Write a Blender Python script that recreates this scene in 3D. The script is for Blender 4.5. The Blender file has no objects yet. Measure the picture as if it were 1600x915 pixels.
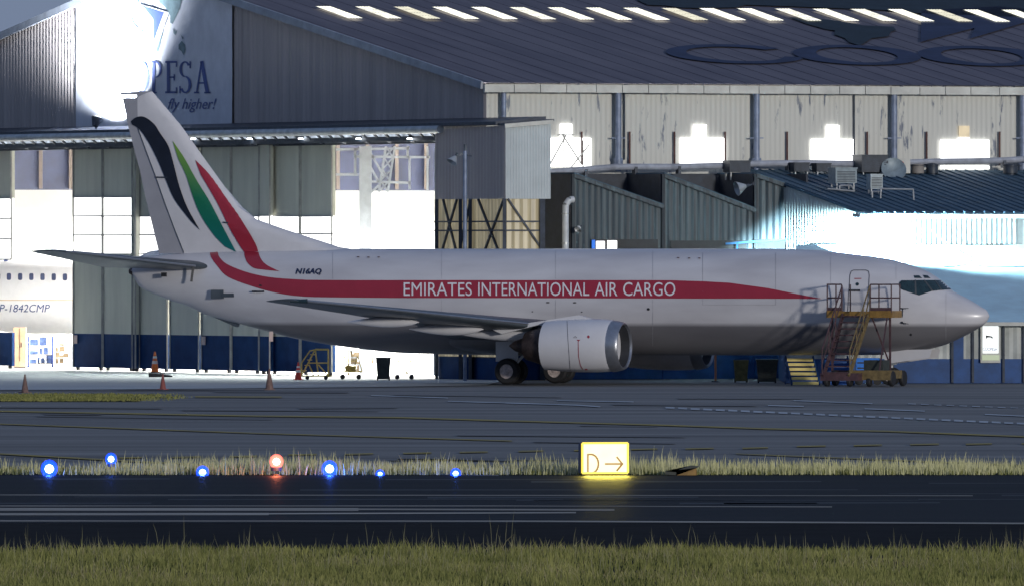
import bpy, bmesh, math, random
import numpy as np
from mathutils import Vector, Matrix
from mathutils.bvhtree import BVHTree
from mathutils.geometry import tessellate_polygon

rnd = random.Random(11)
nrs = np.random.RandomState(5)
R = math.radians
sc = bpy.context.scene
COL = sc.collection

# ------------------------------------------------------------------ camera, sky, key light, exposure
FPX, HZ, CH = 20500.0, 390.0, 5.1            # focal length in photo pixels, horizon row, eye height
cd = bpy.data.cameras.new('camera'); cam = bpy.data.objects.new('camera', cd); COL.objects.link(cam)
cam.location = (0, 0, CH); cam.rotation_euler = (R(90), 0, 0)
cd.sensor_width = 36; cd.lens = 36 * FPX / 1600; cd.shift_y = -(457.5 - HZ) / 1600
cd.clip_start = 1; cd.clip_end = 6000
sc.camera = cam

SUN_EL, SUN_AZ = 6.0, 151.0                  # apron floodlighting from the right, behind the viewer
w = bpy.data.worlds.new('World'); sc.world = w; w.use_nodes = True
nt = w.node_tree; sky = nt.nodes.new('ShaderNodeTexSky'); sky.sky_type = 'NISHITA'; sky.sun_disc = False
sky.sun_elevation = R(SUN_EL); sky.sun_rotation = R(SUN_AZ)
sky.air_density = 1.0; sky.dust_density = 0.4; sky.ozone_density = 3.0
bg = nt.nodes['Background']; mxs = nt.nodes.new('ShaderNodeMixRGB'); mxs.inputs[0].default_value = .94      # night sky lifted by even city glow
nt.links.new(sky.outputs[0], mxs.inputs[1]); mxs.inputs[2].default_value = (.44, .62, 1.08, 1); nt.links.new(mxs.outputs[0], bg.inputs[0]); bg.inputs[1].default_value = 0.15
sd = bpy.data.lights.new('sun', 'SUN'); sun = bpy.data.objects.new('sun', sd); COL.objects.link(sun)
sd.energy = .85; sd.angle = R(3.5); sd.color = (1.0, 0.96, 0.90)
az = R(SUN_AZ); el = R(SUN_EL)
LDIR = Vector((math.sin(az) * math.cos(el), math.cos(az) * math.cos(el), math.sin(el)))
sun.rotation_euler = LDIR.to_track_quat('Z', 'Y').to_euler()
sc.view_settings.view_transform = 'Standard'; sc.view_settings.look = 'None'
sc.view_settings.exposure = 1.0; sc.view_settings.gamma = 1
sc.cycles.use_denoising = True
sc.cycles.max_bounces = 6; sc.cycles.diffuse_bounces = 3; sc.cycles.glossy_bounces = 3
sc.cycles.sample_clamp_indirect = 4

# ------------------------------------------------------------------ helpers
def at(px, py, Y): return Vector(((px - 800) * Y / FPX, Y, CH + (HZ - py) * Y / FPX))
def gnd(px, py, z=0.0):
    Y = FPX * (CH - z) / (py - HZ); return Vector(((px - 800) * Y / FPX, Y, z))
def ray(px, py): return Vector((0, 0, CH)), Vector(((px - 800) / FPX, 1, (HZ - py) / FPX))
def onplane(px, py, p0, n):
    o, d = ray(px, py); return o + d * ((p0 - o).dot(n) / d.dot(n))

def tag(o, label=None, cat=None, group=None, kind=None):
    if label: o['label'] = label
    if cat: o['category'] = cat
    if group: o['group'] = group
    if kind: o['kind'] = kind
    return o
def thing(name, label, cat, loc=(0, 0, 0), rz=0, group=None):
    o = bpy.data.objects.new(name, None); COL.objects.link(o); o.location = loc; o.rotation_euler = (0, 0, rz)
    o.empty_display_size = 0.3
    return tag(o, label, cat, group)
def copy_tree(o, parent=None):
    c = o.copy(); COL.objects.link(c)
    if parent is not None: c.parent = parent
    for ch in list(o.children): copy_tree(ch, c)
    return c

class MB:
    def __init__(s): s.v = []; s.f = []
    def add(s, vs, fs):
        n = len(s.v); s.v += [tuple(x) for x in vs]; s.f += [tuple(i + n for i in f) for f in fs]; return s
    def box(s, c, d, rz=0, M=None):
        hx, hy, hz = d[0] / 2, d[1] / 2, d[2] / 2
        vs = [Vector((x, y, z)) for x in (-hx, hx) for y in (-hy, hy) for z in (-hz, hz)]
        m = M if M is not None else Matrix.Rotation(rz, 3, 'Z')
        c = Vector(c)
        return s.add([c + m @ q for q in vs], [(0, 1, 3, 2), (4, 6, 7, 5), (0, 4, 5, 1), (2, 3, 7, 6), (0, 2, 6, 4), (1, 5, 7, 3)])
    def bar(s, p, q, wd, hd=None):
        p = Vector(p); q = Vector(q); d = q - p; hd = hd or wd
        m = d.to_track_quat('X', 'Z').to_matrix()
        return s.box((p + q) / 2, (d.length, wd, hd), M=m)
    def tube(s, p, q, r, n=10, r2=None, cap=True):
        p = Vector(p); q = Vector(q); d = (q - p); r2 = r if r2 is None else r2
        m = d.to_track_quat('Z', 'Y').to_matrix()
        vs = []
        for k, (c, rr) in enumerate(((p, r), (q, r2))):
            vs += [c + m @ Vector((rr * math.cos(2 * math.pi * i / n), rr * math.sin(2 * math.pi * i / n), 0)) for i in range(n)]
        fs = [(i, (i + 1) % n, n + (i + 1) % n, n + i) for i in range(n)]
        if cap: fs += [tuple(range(n - 1, -1, -1)), tuple(range(n, 2 * n))]
        return s.add(vs, fs)
    def path(s, pts, r, n=8):
        for a_, b_ in zip(pts[:-1], pts[1:]): s.tube(a_, b_, r, n)
        return s
    def lathe(s, prof, c=(0, 0, 0), n=24, axis='Z', close=False):
        c = Vector(c); vs = []
        for (r, h) in prof:
            for i in range(n):
                a_ = 2 * math.pi * i / n; x, y = r * math.cos(a_), r * math.sin(a_)
                v = {'Z': (x, y, h), 'X': (h, x, y), 'Y': (x, h, y)}[axis]
                vs.append(c + Vector(v))
        fs = []
        m = len(prof)
        for k in range(m - 1 + (1 if close else 0)):
            k2 = (k + 1) % m
            for i in range(n):
                fs.append((k * n + i, k * n + (i + 1) % n, k2 * n + (i + 1) % n, k2 * n + i))
        if not close:
            fs += [tuple(range(n - 1, -1, -1)), tuple(range((m - 1) * n, m * n))]
        return s.add(vs, fs)
    def poly(s, pts): return s.add(pts, [tuple(range(len(pts)))])
    def prism(s, pts, d):
        n = len(pts); pts = [Vector(p) for p in pts]; d = Vector(d)
        return s.add(pts + [p + d for p in pts], [tuple(range(n - 1, -1, -1)), tuple(range(n, 2 * n))] + [(i, (i + 1) % n, n + (i + 1) % n, n + i) for i in range(n)])
    def build(s, name, mat, parent=None, base=None, smooth=False, world=False):
        """base: world origin; verts given in world space are made local to it."""
        off = Vector((0, 0, 0))
        loc = Vector((0, 0, 0))
        if parent is None and base is not None: off = Vector(base); loc = off
        if parent is not None and world: off = wloc(parent)
        me = bpy.data.meshes.new(name)
        me.from_pydata([tuple(Vector(v) - off) for v in s.v], [], s.f); me.update()
        bm = bmesh.new(); bm.from_mesh(me); bmesh.ops.recalc_face_normals(bm, faces=bm.faces); bm.to_mesh(me); bm.free()
        if smooth:
            for p in me.polygons: p.use_smooth = True
            try: me.set_sharp_from_angle(angle=R(smooth if smooth is not True else 40))
            except Exception: pass
        o = bpy.data.objects.new(name, me); COL.objects.link(o)
        me.materials.append(mat)
        if parent is not None: o.parent = parent
        else: o.location = loc
        return o
def wloc(o):
    l = Vector(o.location)
    while o.parent: o = o.parent; l += Vector(o.location)
    return l

def spot(name, loc, target, en, size, blend, col, rad=.15, parent=None):
    ld = bpy.data.lights.new(name, 'SPOT'); ld.energy = en; ld.spot_size = size; ld.spot_blend = blend; ld.color = col; ld.shadow_soft_size = rad
    o = bpy.data.objects.new(name, ld); COL.objects.link(o); o.location = loc; d = Vector(target) - Vector(loc); o.rotation_euler = (-d).to_track_quat('Z', 'Y').to_euler(); return o

# ------------------------------------------------------------------ materials
MATS = {}
def pm(name, col, rough=0.6, metal=0.0, var=0.12, scale=3.0, stretch=(1, 1, 1), bump=0.0, bscale=None, spec=0.5, col2=None, lo=0.35, hi=0.65, coat=0.0, rvar=0.0, rot=0.0):
    if name in MATS: return MATS[name]
    m = bpy.data.materials.new(name); m.use_nodes = True; t = m.node_tree; b = t.nodes['Principled BSDF']
    b.inputs['Roughness'].default_value = rough; b.inputs['Metallic'].default_value = metal
    b.inputs['Specular IOR Level'].default_value = spec; b.inputs['Coat Weight'].default_value = coat
    tc = t.nodes.new('ShaderNodeTexCoord'); mp = t.nodes.new('ShaderNodeMapping'); mp.inputs['Scale'].default_value = stretch
    if rot:
        m0 = t.nodes.new('ShaderNodeMapping'); m0.inputs['Rotation'].default_value = (0, 0, rot)
        t.links.new(tc.outputs['Object'], m0.inputs['Vector']); t.links.new(m0.outputs[0], mp.inputs['Vector'])
    else: t.links.new(tc.outputs['Object'], mp.inputs['Vector'])
    nz = t.nodes.new('ShaderNodeTexNoise'); nz.inputs['Scale'].default_value = scale; nz.inputs['Detail'].default_value = 6
    nz.inputs['Roughness'].default_value = 0.62
    t.links.new(mp.outputs[0], nz.inputs['Vector'])
    rp = t.nodes.new('ShaderNodeValToRGB'); rp.color_ramp.elements[0].position = lo; rp.color_ramp.elements[1].position = hi
    c2 = col2 if col2 else tuple(min(1, c * (1 + var)) for c in col)
    c1 = col if col2 else tuple(c * (1 - var) for c in col)
    rp.color_ramp.elements[0].color = (*c1, 1); rp.color_ramp.elements[1].color = (*c2, 1)
    t.links.new(nz.outputs['Fac'], rp.inputs[0]); t.links.new(rp.outputs[0], b.inputs['Base Color'])
    if rvar:
        mr = t.nodes.new('ShaderNodeMapRange'); mr.inputs['To Min'].default_value = rough - rvar; mr.inputs['To Max'].default_value = rough + rvar
        t.links.new(nz.outputs['Fac'], mr.inputs['Value']); t.links.new(mr.outputs[0], b.inputs['Roughness'])
    if bump:
        n2 = t.nodes.new('ShaderNodeTexNoise'); n2.inputs['Scale'].default_value = bscale or scale * 4; n2.inputs['Detail'].default_value = 4
        t.links.new(mp.outputs[0], n2.inputs['Vector'])
        bp = t.nodes.new('ShaderNodeBump'); bp.inputs['Strength'].default_value = bump; bp.inputs['Distance'].default_value = 0.05
        t.links.new(n2.outputs['Fac'], bp.inputs['Height']); t.links.new(bp.outputs[0], b.inputs['Normal'])
    MATS[name] = m
    return m
def em(name, col, st, var=0.0, scale=2.0, stretch=(1, 1, 1)):
    st = st * .5
    if name in MATS: return MATS[name]
    m = bpy.data.materials.new(name); m.use_nodes = True; t = m.node_tree; b = t.nodes['Principled BSDF']
    b.inputs['Base Color'].default_value = (*[c * .3 for c in col], 1); b.inputs['Roughness'].default_value = 0.4
    b.inputs['Emission Color'].default_value = (*col, 1); b.inputs['Emission Strength'].default_value = st
    tc = t.nodes.new('ShaderNodeTexCoord'); mp = t.nodes.new('ShaderNodeMapping'); mp.inputs['Scale'].default_value = stretch
    nz = t.nodes.new('ShaderNodeTexNoise'); nz.inputs['Scale'].default_value = scale; nz.inputs['Detail'].default_value = 4
    t.links.new(tc.outputs['Object'], mp.inputs[0]); t.links.new(mp.outputs[0], nz.inputs['Vector'])
    mr = t.nodes.new('ShaderNodeMapRange'); mr.inputs['From Min'].default_value = .3; mr.inputs['From Max'].default_value = .7
    mr.inputs['To Min'].default_value = st * (1 - var); mr.inputs['To Max'].default_value = st * (1 + var)
    t.links.new(nz.outputs['Fac'], mr.inputs['Value']); t.links.new(mr.outputs[0], b.inputs['Emission Strength'])
    MATS[name] = m
    return m

M_white = None
M_gable = pm('weathered corrugated wall sheet', (.48, .42, .39), .6, 0, col2=(.33, .29, .275), scale=1.4, stretch=(1.6, 1.6, .05), lo=.35, hi=.7)
M_side = pm('peeling white wall sheet', (.14, .16, .2), .55, 0, col2=(.5, .5, .46), scale=1.5, stretch=(2.2, 2.2, .45), lo=.34, hi=.40)
M_trim = pm('pale metal trim', (.5, .5, .46), .5, 0, var=.15, scale=1.2)
M_rake = pm('grey rake trim', (.3, .32, .36), .5, 0, var=.2, scale=1.5)
M_roof = pm('slate blue roof sheet', (.105, .098, .122), .7, 0, col2=(.15, .138, .162), scale=.8, stretch=(.06, 1.3, 1), rot=-R(115), bump=.1, bscale=8, spec=.25)
M_roofink = pm('navy roof paint', (.030, .042, .088), .7, 0, var=.2, scale=1, spec=.2)
M_roofgreen = pm('dark green roof paint', (.02, .034, .045), .7, 0, var=.2, scale=1, spec=.2)
M_sky = em('lit skylight', (1, .97, .78), 1.5, .35, 3, (1, 1, 1))
M_skymid = em('milky lit skylight', (1, .96, .78), 1.1, .45, 4)
M_skydim = em('dirty lit skylight', (1, .93, .68), .8, .3, 3)
M_win = em('lit window', (1, 1, 1), 3.0, .05)
M_windim = em('dim lit window', (.9, .75, .5), .6, .3)
M_doorwin = em('lit translucent door panel', (1, 1, .98), 2.6, .06)
M_door = pm('grey green door sheet', (.46, .46, .38), .5, 0, var=.10, scale=1.2, stretch=(1, 1, .2), bump=.05)
M_doorblue = pm('navy door kick sheet', (.010, .035, .11), .7, 0, var=.2, scale=1.2, spec=.1)
M_dframe = pm('door frame steel', (.3, .3, .28), .5, 0, var=.2, scale=2)
M_steel = pm('dark steel', (.04, .05, .07), .5, .3, var=.3, scale=3)
M_bluesteel = pm('blue painted steel pipe', (.17, .21, .30), .45, .1, var=.25, scale=3)
M_galv = pm('galvanised steel', (.42, .44, .45), .42, .5, var=.2, scale=2)
M_rust = pm('rusty strut', (.08, .03, .025), .7, 0, var=.4, scale=5)
M_banner = pm('white vinyl banner', (.62, .62, .66), .5, 0, var=.1, scale=.8, bump=.25, bscale=1.2)
M_bink = pm('blue banner ink', (.05, .08, .26), .5, 0, var=.2, scale=2)
M_bgreen = pm('green banner ink', (.15, .22, .24), .5, 0, var=.25, scale=2)
M_box = pm('outrigger cladding', (.34, .30, .29), .55, 0, var=.12, scale=1, stretch=(1, 1, .1))
M_boxend = pm('outrigger end cladding', (.40, .45, .47), .5, 0, var=.1, scale=.8)
M_curtain = em('back lit curtain sheet', (1, .86, .55), .16, .75, 1.6, (2.5, 2.5, .15))
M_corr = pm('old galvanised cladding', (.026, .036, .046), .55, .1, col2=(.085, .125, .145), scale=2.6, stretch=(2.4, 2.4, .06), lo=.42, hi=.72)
M_cleres = pm('dark clerestory', (.02, .026, .04), .6, 0, var=.3)
M_fascia = pm('pale fascia sheet', (.5, .54, .53), .5, .1, var=.2, scale=2, stretch=(2, 2, .1))
M_lowroof = pm('dark low roof sheet', (.055, .105, .155), .7, 0, var=.18, scale=.6, spec=.2)  # teal of the floodlight haze tinted into the roof colour
M_canopy = pm('pale canopy membrane', (.46, .66, .74), .5, 0, var=.12, scale=.6, bump=.15, bscale=1.5)
M_wallwhite = pm('off white lower wall', (.42, .44, .42), .6, 0, var=.18, scale=1.2)
M_wallblue = pm('blue lower wall', (.012, .06, .20), .5, 0, var=.25, scale=1.5)
M_black = pm('black rubber', (.012, .012, .014), .7, 0, var=.3, scale=5)
M_hub = pm('wheel hub', (.5, .42, .40), .5, .2, var=.3, scale=8)
M_chrome = pm('polished intake lip', (.36, .37, .40), .34, .85, var=.1, scale=4)
M_dark = pm('dark cavity', (.015, .016, .02), .6, 0, var=.3)
M_burnt = pm('burnt exhaust metal', (.07, .05, .045), .5, .6, var=.4, scale=4)
M_red = pm('red livery', (.31, .017, .035), .35, 0, var=.06, scale=1.5, coat=.3)
M_ink = pm('navy lettering', (.012, .02, .06), .4, 0, var=.1)
M_blackliv = pm('black livery', (.008, .011, .022), .35, 0, var=.25, scale=2, coat=.3)
M_letter = pm('white lettering', (.72, .70, .72), .4, 0, var=.05)
M_glass = pm('dark cockpit glass', (.012, .03, .035), .12, 0, var=.3, scale=6, spec=.8)
M_wingm = pm('grey wing metal', (.075, .09, .105), .38, .35, var=.15, scale=1.5)
M_duct = pm('shade dark intake duct', (.022, .024, .03), .65, .1, var=.3, scale=3)  # shade inside the intake put into the duct and spinner colour
M_yellow = pm('yellow paint', (.24, .135, .03), .5, 0, var=.25, scale=6)
M_yellowold = pm('worn yellow paint', (.15, .105, .04), .6, 0, var=.35, scale=6)
M_orange = pm('orange cone plastic', (.7, .16, .02), .5, 0, var=.15, scale=6)
M_redcone = pm('red cone plastic', (.65, .05, .03), .5, 0, var=.15, scale=6)
M_browncone = pm('grimy cone plastic', (.15, .09, .075), .7, 0, var=.3, scale=9)
M_conewhite = pm('reflective collar', (.75, .75, .72), .4, 0, var=.1)
M_stair = pm('red brown stair steel', (.075, .038, .042), .6, .1, var=.3, scale=6)
M_bin = pm('dark bin plastic', (.03, .035, .03), .5, 0, var=.3, scale=5)
M_olive = pm('olive drum', (.16, .14, .05), .55, 0, var=.3, scale=5)
M_ac = pm('grey unit casing', (.2, .25, .28), .5, .1, var=.2, scale=4)
M_acdark = pm('dark unit casing', (.03, .04, .055), .5, .1, var=.3, scale=4)
M_inwhite = pm('white inner wall', (.8, .8, .78), .6, 0, var=.04, scale=.5)
M_ingrey = pm('grey inner cladding', (.022, .028, .06), .6, 0, var=.3, scale=.8)
M_infloor = pm('hangar floor', (.55, .55, .53), .4, 0, var=.1, scale=.4)
M_insteel = pm('white painted steel', (.62, .66, .7), .5, 0, var=.1)
M_insteeltan = pm('cream painted steel', (.13, .105, .09), .5, 0, var=.1)

# livery white with the grey lower hull
def hull_mat():
    m = bpy.data.materials.new('white over grey hull paint'); m.use_nodes = True; t = m.node_tree; b = t.nodes['Principled BSDF']
    b.inputs['Roughness'].default_value = .36; b.inputs['Coat Weight'].default_value = .25; b.inputs['Coat Roughness'].default_value = .2
    tc = t.nodes.new('ShaderNodeTexCoord'); sx = t.nodes.new('ShaderNodeSeparateXYZ'); t.links.new(tc.outputs['Object'], sx.inputs[0])
    nz = t.nodes.new('ShaderNodeTexNoise'); nz.inputs['Scale'].default_value = .7; nz.inputs['Detail'].default_value = 6
    mp = t.nodes.new('ShaderNodeMapping'); mp.inputs['Scale'].default_value = (.35, 1, 1.4)
    t.links.new(tc.outputs['Object'], mp.inputs[0]); t.links.new(mp.outputs[0], nz.inputs['Vector'])
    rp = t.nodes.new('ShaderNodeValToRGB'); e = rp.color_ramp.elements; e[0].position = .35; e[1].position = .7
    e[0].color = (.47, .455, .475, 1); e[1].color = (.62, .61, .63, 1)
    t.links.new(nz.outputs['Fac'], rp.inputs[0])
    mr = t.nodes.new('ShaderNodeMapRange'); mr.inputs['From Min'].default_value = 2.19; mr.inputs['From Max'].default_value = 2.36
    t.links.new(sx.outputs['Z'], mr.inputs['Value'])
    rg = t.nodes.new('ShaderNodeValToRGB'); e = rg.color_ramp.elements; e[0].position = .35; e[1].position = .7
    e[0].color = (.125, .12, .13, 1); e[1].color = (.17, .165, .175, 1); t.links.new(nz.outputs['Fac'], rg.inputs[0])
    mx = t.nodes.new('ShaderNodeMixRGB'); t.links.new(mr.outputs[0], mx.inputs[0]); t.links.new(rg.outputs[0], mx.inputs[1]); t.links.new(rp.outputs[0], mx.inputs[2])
    t.links.new(mx.outputs[0], b.inputs['Base Color'])
    # faint skin seams
    wv = t.nodes.new('ShaderNodeTexBrick'); wv.inputs['Scale'].default_value = 1; wv.inputs['Mortar Size'].default_value = .006
    wv.inputs['Brick Width'].default_value = 2.4; wv.inputs['Row Height'].default_value = .8
    cm = t.nodes.new('ShaderNodeCombineXYZ'); t.links.new(sx.outputs['X'], cm.inputs[0]); t.links.new(sx.outputs['Z'], cm.inputs[1])
    t.links.new(cm.outputs[0], wv.inputs['Vector'])
    bp = t.nodes.new('ShaderNodeBump'); bp.inputs['Strength'].default_value = .15; bp.inputs['Distance'].default_value = .01; bp.invert = True
    t.links.new(wv.outputs['Fac'], bp.inputs['Height']); t.links.new(bp.outputs[0], b.inputs['Normal'])
    return m
M_hull = hull_mat()
M_white = pm('white aircraft paint', (.6, .59, .61), .36, 0, var=.05, scale=.8, coat=.25)
M_rudder = pm('pale grey rudder paint', (.32, .32, .35), .4, 0, var=.06, scale=.8, coat=.2)

def green_mat():
    m = pm('green livery', (.01, .19, .10), .35, 0, var=.06, coat=.3)
    t = m.node_tree; b = t.nodes['Principled BSDF']
    tc = t.nodes.new('ShaderNodeTexCoord'); sx = t.nodes.new('ShaderNodeSeparateXYZ'); t.links.new(tc.outputs['Object'], sx.inputs[0])
    mr = t.nodes.new('ShaderNodeMapRange'); mr.inputs['From Min'].default_value = 5.0; mr.inputs['From Max'].default_value = 9.2
    rp = t.nodes.new('ShaderNodeValToRGB'); e = rp.color_ramp.elements; e[0].color = (.0, .13, .13, 1); e[1].color = (.16, .30, .03, 1)
    x = rp.color_ramp.elements.new(.5); x.color = (.006, .15, .07, 1)
    t.links.new(sx.outputs['Z'], mr.inputs['Value']); t.links.new(mr.outputs[0], rp.inputs[0]); t.links.new(rp.outputs[0], b.inputs['Base Color'])
    return m
M_green = green_mat()

# ground materials
M_apron = pm('apron asphalt', (.15, .14, .13), .85, 0, col2=(.31, .295, .27), scale=.3, stretch=(.10, .8, 1), lo=.32, hi=.70, bump=.25, bscale=6, spec=.12)
M_run = pm('runway asphalt', (.008, .008, .010), .5, 0, col2=(.016, .015, .018), scale=.35, stretch=(.04, 1, 1), lo=.35, hi=.7, bump=.2, bscale=9, spec=.008)
M_shoulder = pm('runway shoulder asphalt', (.012, .011, .012), .9, 0, var=.3, scale=.5, spec=.05)
M_soil = pm('grass soil', (.022, .024, .012), .95, 0, var=.3, scale=1.5, spec=.05)
M_ymark = pm('worn yellow marking', (.22, .2, .14), .8, 0, col2=(.45, .34, .09), scale=.7, stretch=(.4, 1, 1), lo=.3, hi=.6, spec=.1)
M_wmark = pm('worn white marking', (.25, .26, .27), .8, 0, col2=(.6, .62, .62), scale=.8, stretch=(.4, 1, 1), lo=.3, hi=.6, spec=.1)
M_rmark = pm('runway white marking', (.16, .14, .12), .8, 0, col2=(.5, .45, .37), scale=.6, stretch=(.15, 1, 1), lo=.3, hi=.65, spec=.1)
def grass_mat(name, c1, c2):
    m = pm(name, c1, .8, 0, col2=c2, scale=.9, lo=.3, hi=.7, spec=.1)
    m.node_tree.nodes['Principled BSDF'].inputs['Subsurface Weight'].default_value = 0
    return m
M_grass = grass_mat('olive grass', (.065, .085, .02), (.32, .31, .11))
M_deadgrass = grass_mat('straw blades', (.17, .15, .07), (.34, .31, .17))
M_stalk = grass_mat('thin seed stalk', (.16, .16, .09), (.28, .27, .16))
M_dry = grass_mat('dry pale grass', (.38, .38, .17), (.64, .61, .36))

# ------------------------------------------------------------------ ground, runway, markings
def sheet(name, x0, x1, y0, y1, z, mat):
    m = MB(); m.add([(x0, y0, z), (x1, y0, z), (x1, y1, z), (x0, y1, z)], [(0, 1, 2, 3)])
    return tag(m.build(name, mat), kind='structure')
sheet('ground', -2500, 2500, -300, 4500, -.02, M_apron)
RY0, RY1 = gnd(800, 816)[1], gnd(800, 742)[1]     # runway near and far edge
sheet('runway', -400, 400, RY0, RY1, .0, M_run)
sheet('runway_shoulder', -400, 400, 221.5, RY0, -.004, M_shoulder)
sheet('verge_soil', -400, 400, 150, 221.5, -.004, M_soil)
sheet('grass_strip_soil', -400, 400, RY1, 305.5, -.006, M_soil)

def mark(name, lines, mat, wpx=1.6, z=.004):
    """lines: list of polylines of photo points, laid on the pavement as painted strips"""
    m = MB()
    for ln in lines:
        wp = wpx
        if isinstance(ln[0], (int, float)): wp, ln = ln[0], ln[1]
        for (x0, y0), (x1, y1) in zip(ln[:-1], ln[1:]):
            q = [gnd(x0, y0 + wp / 2, z), gnd(x1, y1 + wp / 2, z), gnd(x1, y1 - wp / 2, z), gnd(x0, y0 - wp / 2, z)]
            m.poly(q)
    return tag(m.build(name, mat), kind='structure')
mark('runway_marking', [(1.2, [(-300, 772), (1520, 773.5)]), (1.3, [(-300, 789.5), (800, 789.5), (1300, 791)]), (4.6, [(-300, 794.8), (560, 795)]), (2.4, [(560, 794.6), (960, 795.6)]),
                        (3.6, [(-300, 802.6), (420, 802)]), (2.0, [(420, 801.6), (900, 799.8)]), (2.2, [(-300, 812.6), (800, 813.2), (1900, 818)])], M_rmark)
mark('taxi_line_marking', [[(-100, 640), (0, 641.5), (400, 649), (626, 651.5), (800, 656.8), (1026, 663), (1200, 669), (1388, 673), (1700, 685)],
                           (1.3, [(-100, 659), (0, 661.5), (400, 676), (800, 688)]), [(-100, 704), (0, 708), (176, 718), (400, 729), (500, 734)],
                           (1.3, [(1150, 708), (1200, 710), (1600, 726)]), (2.0, [(305, 619), (440, 619.5)])], M_ymark, 2.0)
dash = [(186, 222, 714), (269, 314, 713), (359, 402, 712), (450, 495, 709.3), (539, 583, 708.5), (630, 674, 707), (718, 762, 705.5), (810, 849, 704), (897, 938, 702.6), (986, 1027, 701), (1071, 1115, 700),
        (1160, 1200, 699), (1245, 1290, 696.3), (1334, 1378, 694.8), (1422, 1467, 693.4), (1509, 1550, 692.8), (1596, 1640, 692)]
mark('taxi_dash_marking', [[(a_, y + .4), (b_, y - .6)] for a_, b_, y in dash], M_ymark, 1.9)
wl = []
x = 1040.0
while x < 1700:
    y = 636 + (x - 1040) * .0447; wl.append((2.6, [(x, y), (x + 14, y + .6)])); x += 19.6
wl += [(1.6, [(790, 628.6), (900, 632), (938, 634.6)]), (1.2, [(700, 626), (790, 628.6)]), (1.5, [(1200, 632.7), (1256, 634)]), (1.5, [(1351, 637.7), (1445, 641.5)]), (1.5, [(1539, 646.5), (1680, 653)]), (1.3, [(1240, 625), (1363, 629.7)])]
wl += [(1.2, [(px, 630 + (px - 1419) * .039), (px + 12, 630.4 + (px - 1419) * .039)]) for px in range(1419, 1660, 20)]
wl += [(1.2, [(870, 625), (990, 627)]), (1.0, [(580, 617), (700, 621)])]
mark('apron_white_marking', wl, M_wmark)

# pale concrete strip before the hangar doors, tone lifted to strengthen the light spill
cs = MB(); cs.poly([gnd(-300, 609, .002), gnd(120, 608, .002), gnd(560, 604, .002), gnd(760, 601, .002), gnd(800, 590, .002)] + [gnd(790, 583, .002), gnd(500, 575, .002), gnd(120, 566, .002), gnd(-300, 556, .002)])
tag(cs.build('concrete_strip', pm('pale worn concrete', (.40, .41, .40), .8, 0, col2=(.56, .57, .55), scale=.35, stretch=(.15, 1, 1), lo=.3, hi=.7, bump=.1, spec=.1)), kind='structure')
# tyre streaks and patched asphalt on the apron
st = MB()
for k in range(20):
    px = rnd.uniform(-100, 1700); py = rnd.uniform(606, 735); ln = rnd.uniform(60, 380); sl = rnd.uniform(.0, .02) * ln
    wp = rnd.uniform(.8, 2.6)
    st.poly([gnd(px, py + wp, .002), gnd(px + ln, py + sl + wp * .6, .002), gnd(px + ln, py + sl, .002), gnd(px, py, .002)])
tag(st.build('apron_tar_streak', pm('tar streak', (.165, .157, .15), .85, 0, col2=(.23, .22, .205), scale=.5, stretch=(.1, 1, 1), spec=.1)), kind='structure')
st = MB()
for k in range(16):
    px = rnd.uniform(-200, 1600); py = rnd.uniform(745, 786); ln = rnd.uniform(200, 900)
    wp = rnd.uniform(.8, 3)
    st.poly([gnd(px, py + wp, .002), gnd(px + ln, py + wp * .6, .002), gnd(px + ln, py, .002), gnd(px, py, .002)])
tag(st.build('runway_rubber_streak', pm('rubber streak', (.010, .010, .013), .6, 0, var=.3, scale=.4, stretch=(.1, 1, 1), spec=.15)), kind='structure')

# ------------------------------------------------------------------ grass (uncountable)
def blades(name, X0, X1, Y0, Y1, n, h0, h1, wd, mat, label, z=0.0, lean=.25, dens=None):
    X = nrs.uniform(X0, X1, n); Y = nrs.uniform(Y0, Y1, n)
    cl = np.sin(X * 1.7 + 3 * np.sin(X * .43)) * .5 + np.sin(X * .61 + Y * .35) * .5
    h = nrs.uniform(h0, h1, n) * (1 + .28 * cl) * np.where(nrs.rand(n) > .9, 1.45, 1)
    if dens is not None:
        keep = nrs.rand(n) < dens(X, Y); X, Y, h = X[keep], Y[keep], h[keep]; n = len(X)
    lx = nrs.normal(0, lean, n) * h; ly = nrs.normal(0, lean, n) * h
    ang = nrs.uniform(-.7, .7, n); dx = np.cos(ang) * wd / 2; dy = np.sin(ang) * wd / 2
    zz = np.full(n, z)
    v = np.stack([np.stack([X - dx, Y - dy, zz], 1), np.stack([X + dx, Y + dy, zz], 1),
                  np.stack([X + dx * .8 + lx * .4, Y + dy * .8 + ly * .4, zz + h * .6], 1), np.stack([X - dx * .8 + lx * .4, Y - dy * .8 + ly * .4, zz + h * .6], 1),
                  np.stack([X + lx, Y + ly, zz + h], 1)], 1).reshape(-1, 3)
    me = bpy.data.meshes.new(name)
    i = np.arange(n)[:, None] * 5
    loops = np.concatenate([i + 0, i + 1, i + 2, i + 3, i + 3, i + 2, i + 4], 1).reshape(-1)
    me.vertices.add(len(v)); me.vertices.foreach_set('co', v.reshape(-1).astype(np.float32))
    me.loops.add(len(loops)); me.loops.foreach_set('vertex_index', loops.astype(np.int32))
    me.polygons.add(2 * n); starts = (np.arange(n)[:, None] * 7 + np.array([[0, 4]])).reshape(-1)
    me.polygons.foreach_set('loop_start', starts.astype(np.int32))
    me.update(calc_edges=True); me.validate()
    me.materials.append(mat)
    o = bpy.data.objects.new(name, me); COL.objects.link(o)
    return tag(o, label, 'grass', kind='stuff')
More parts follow.
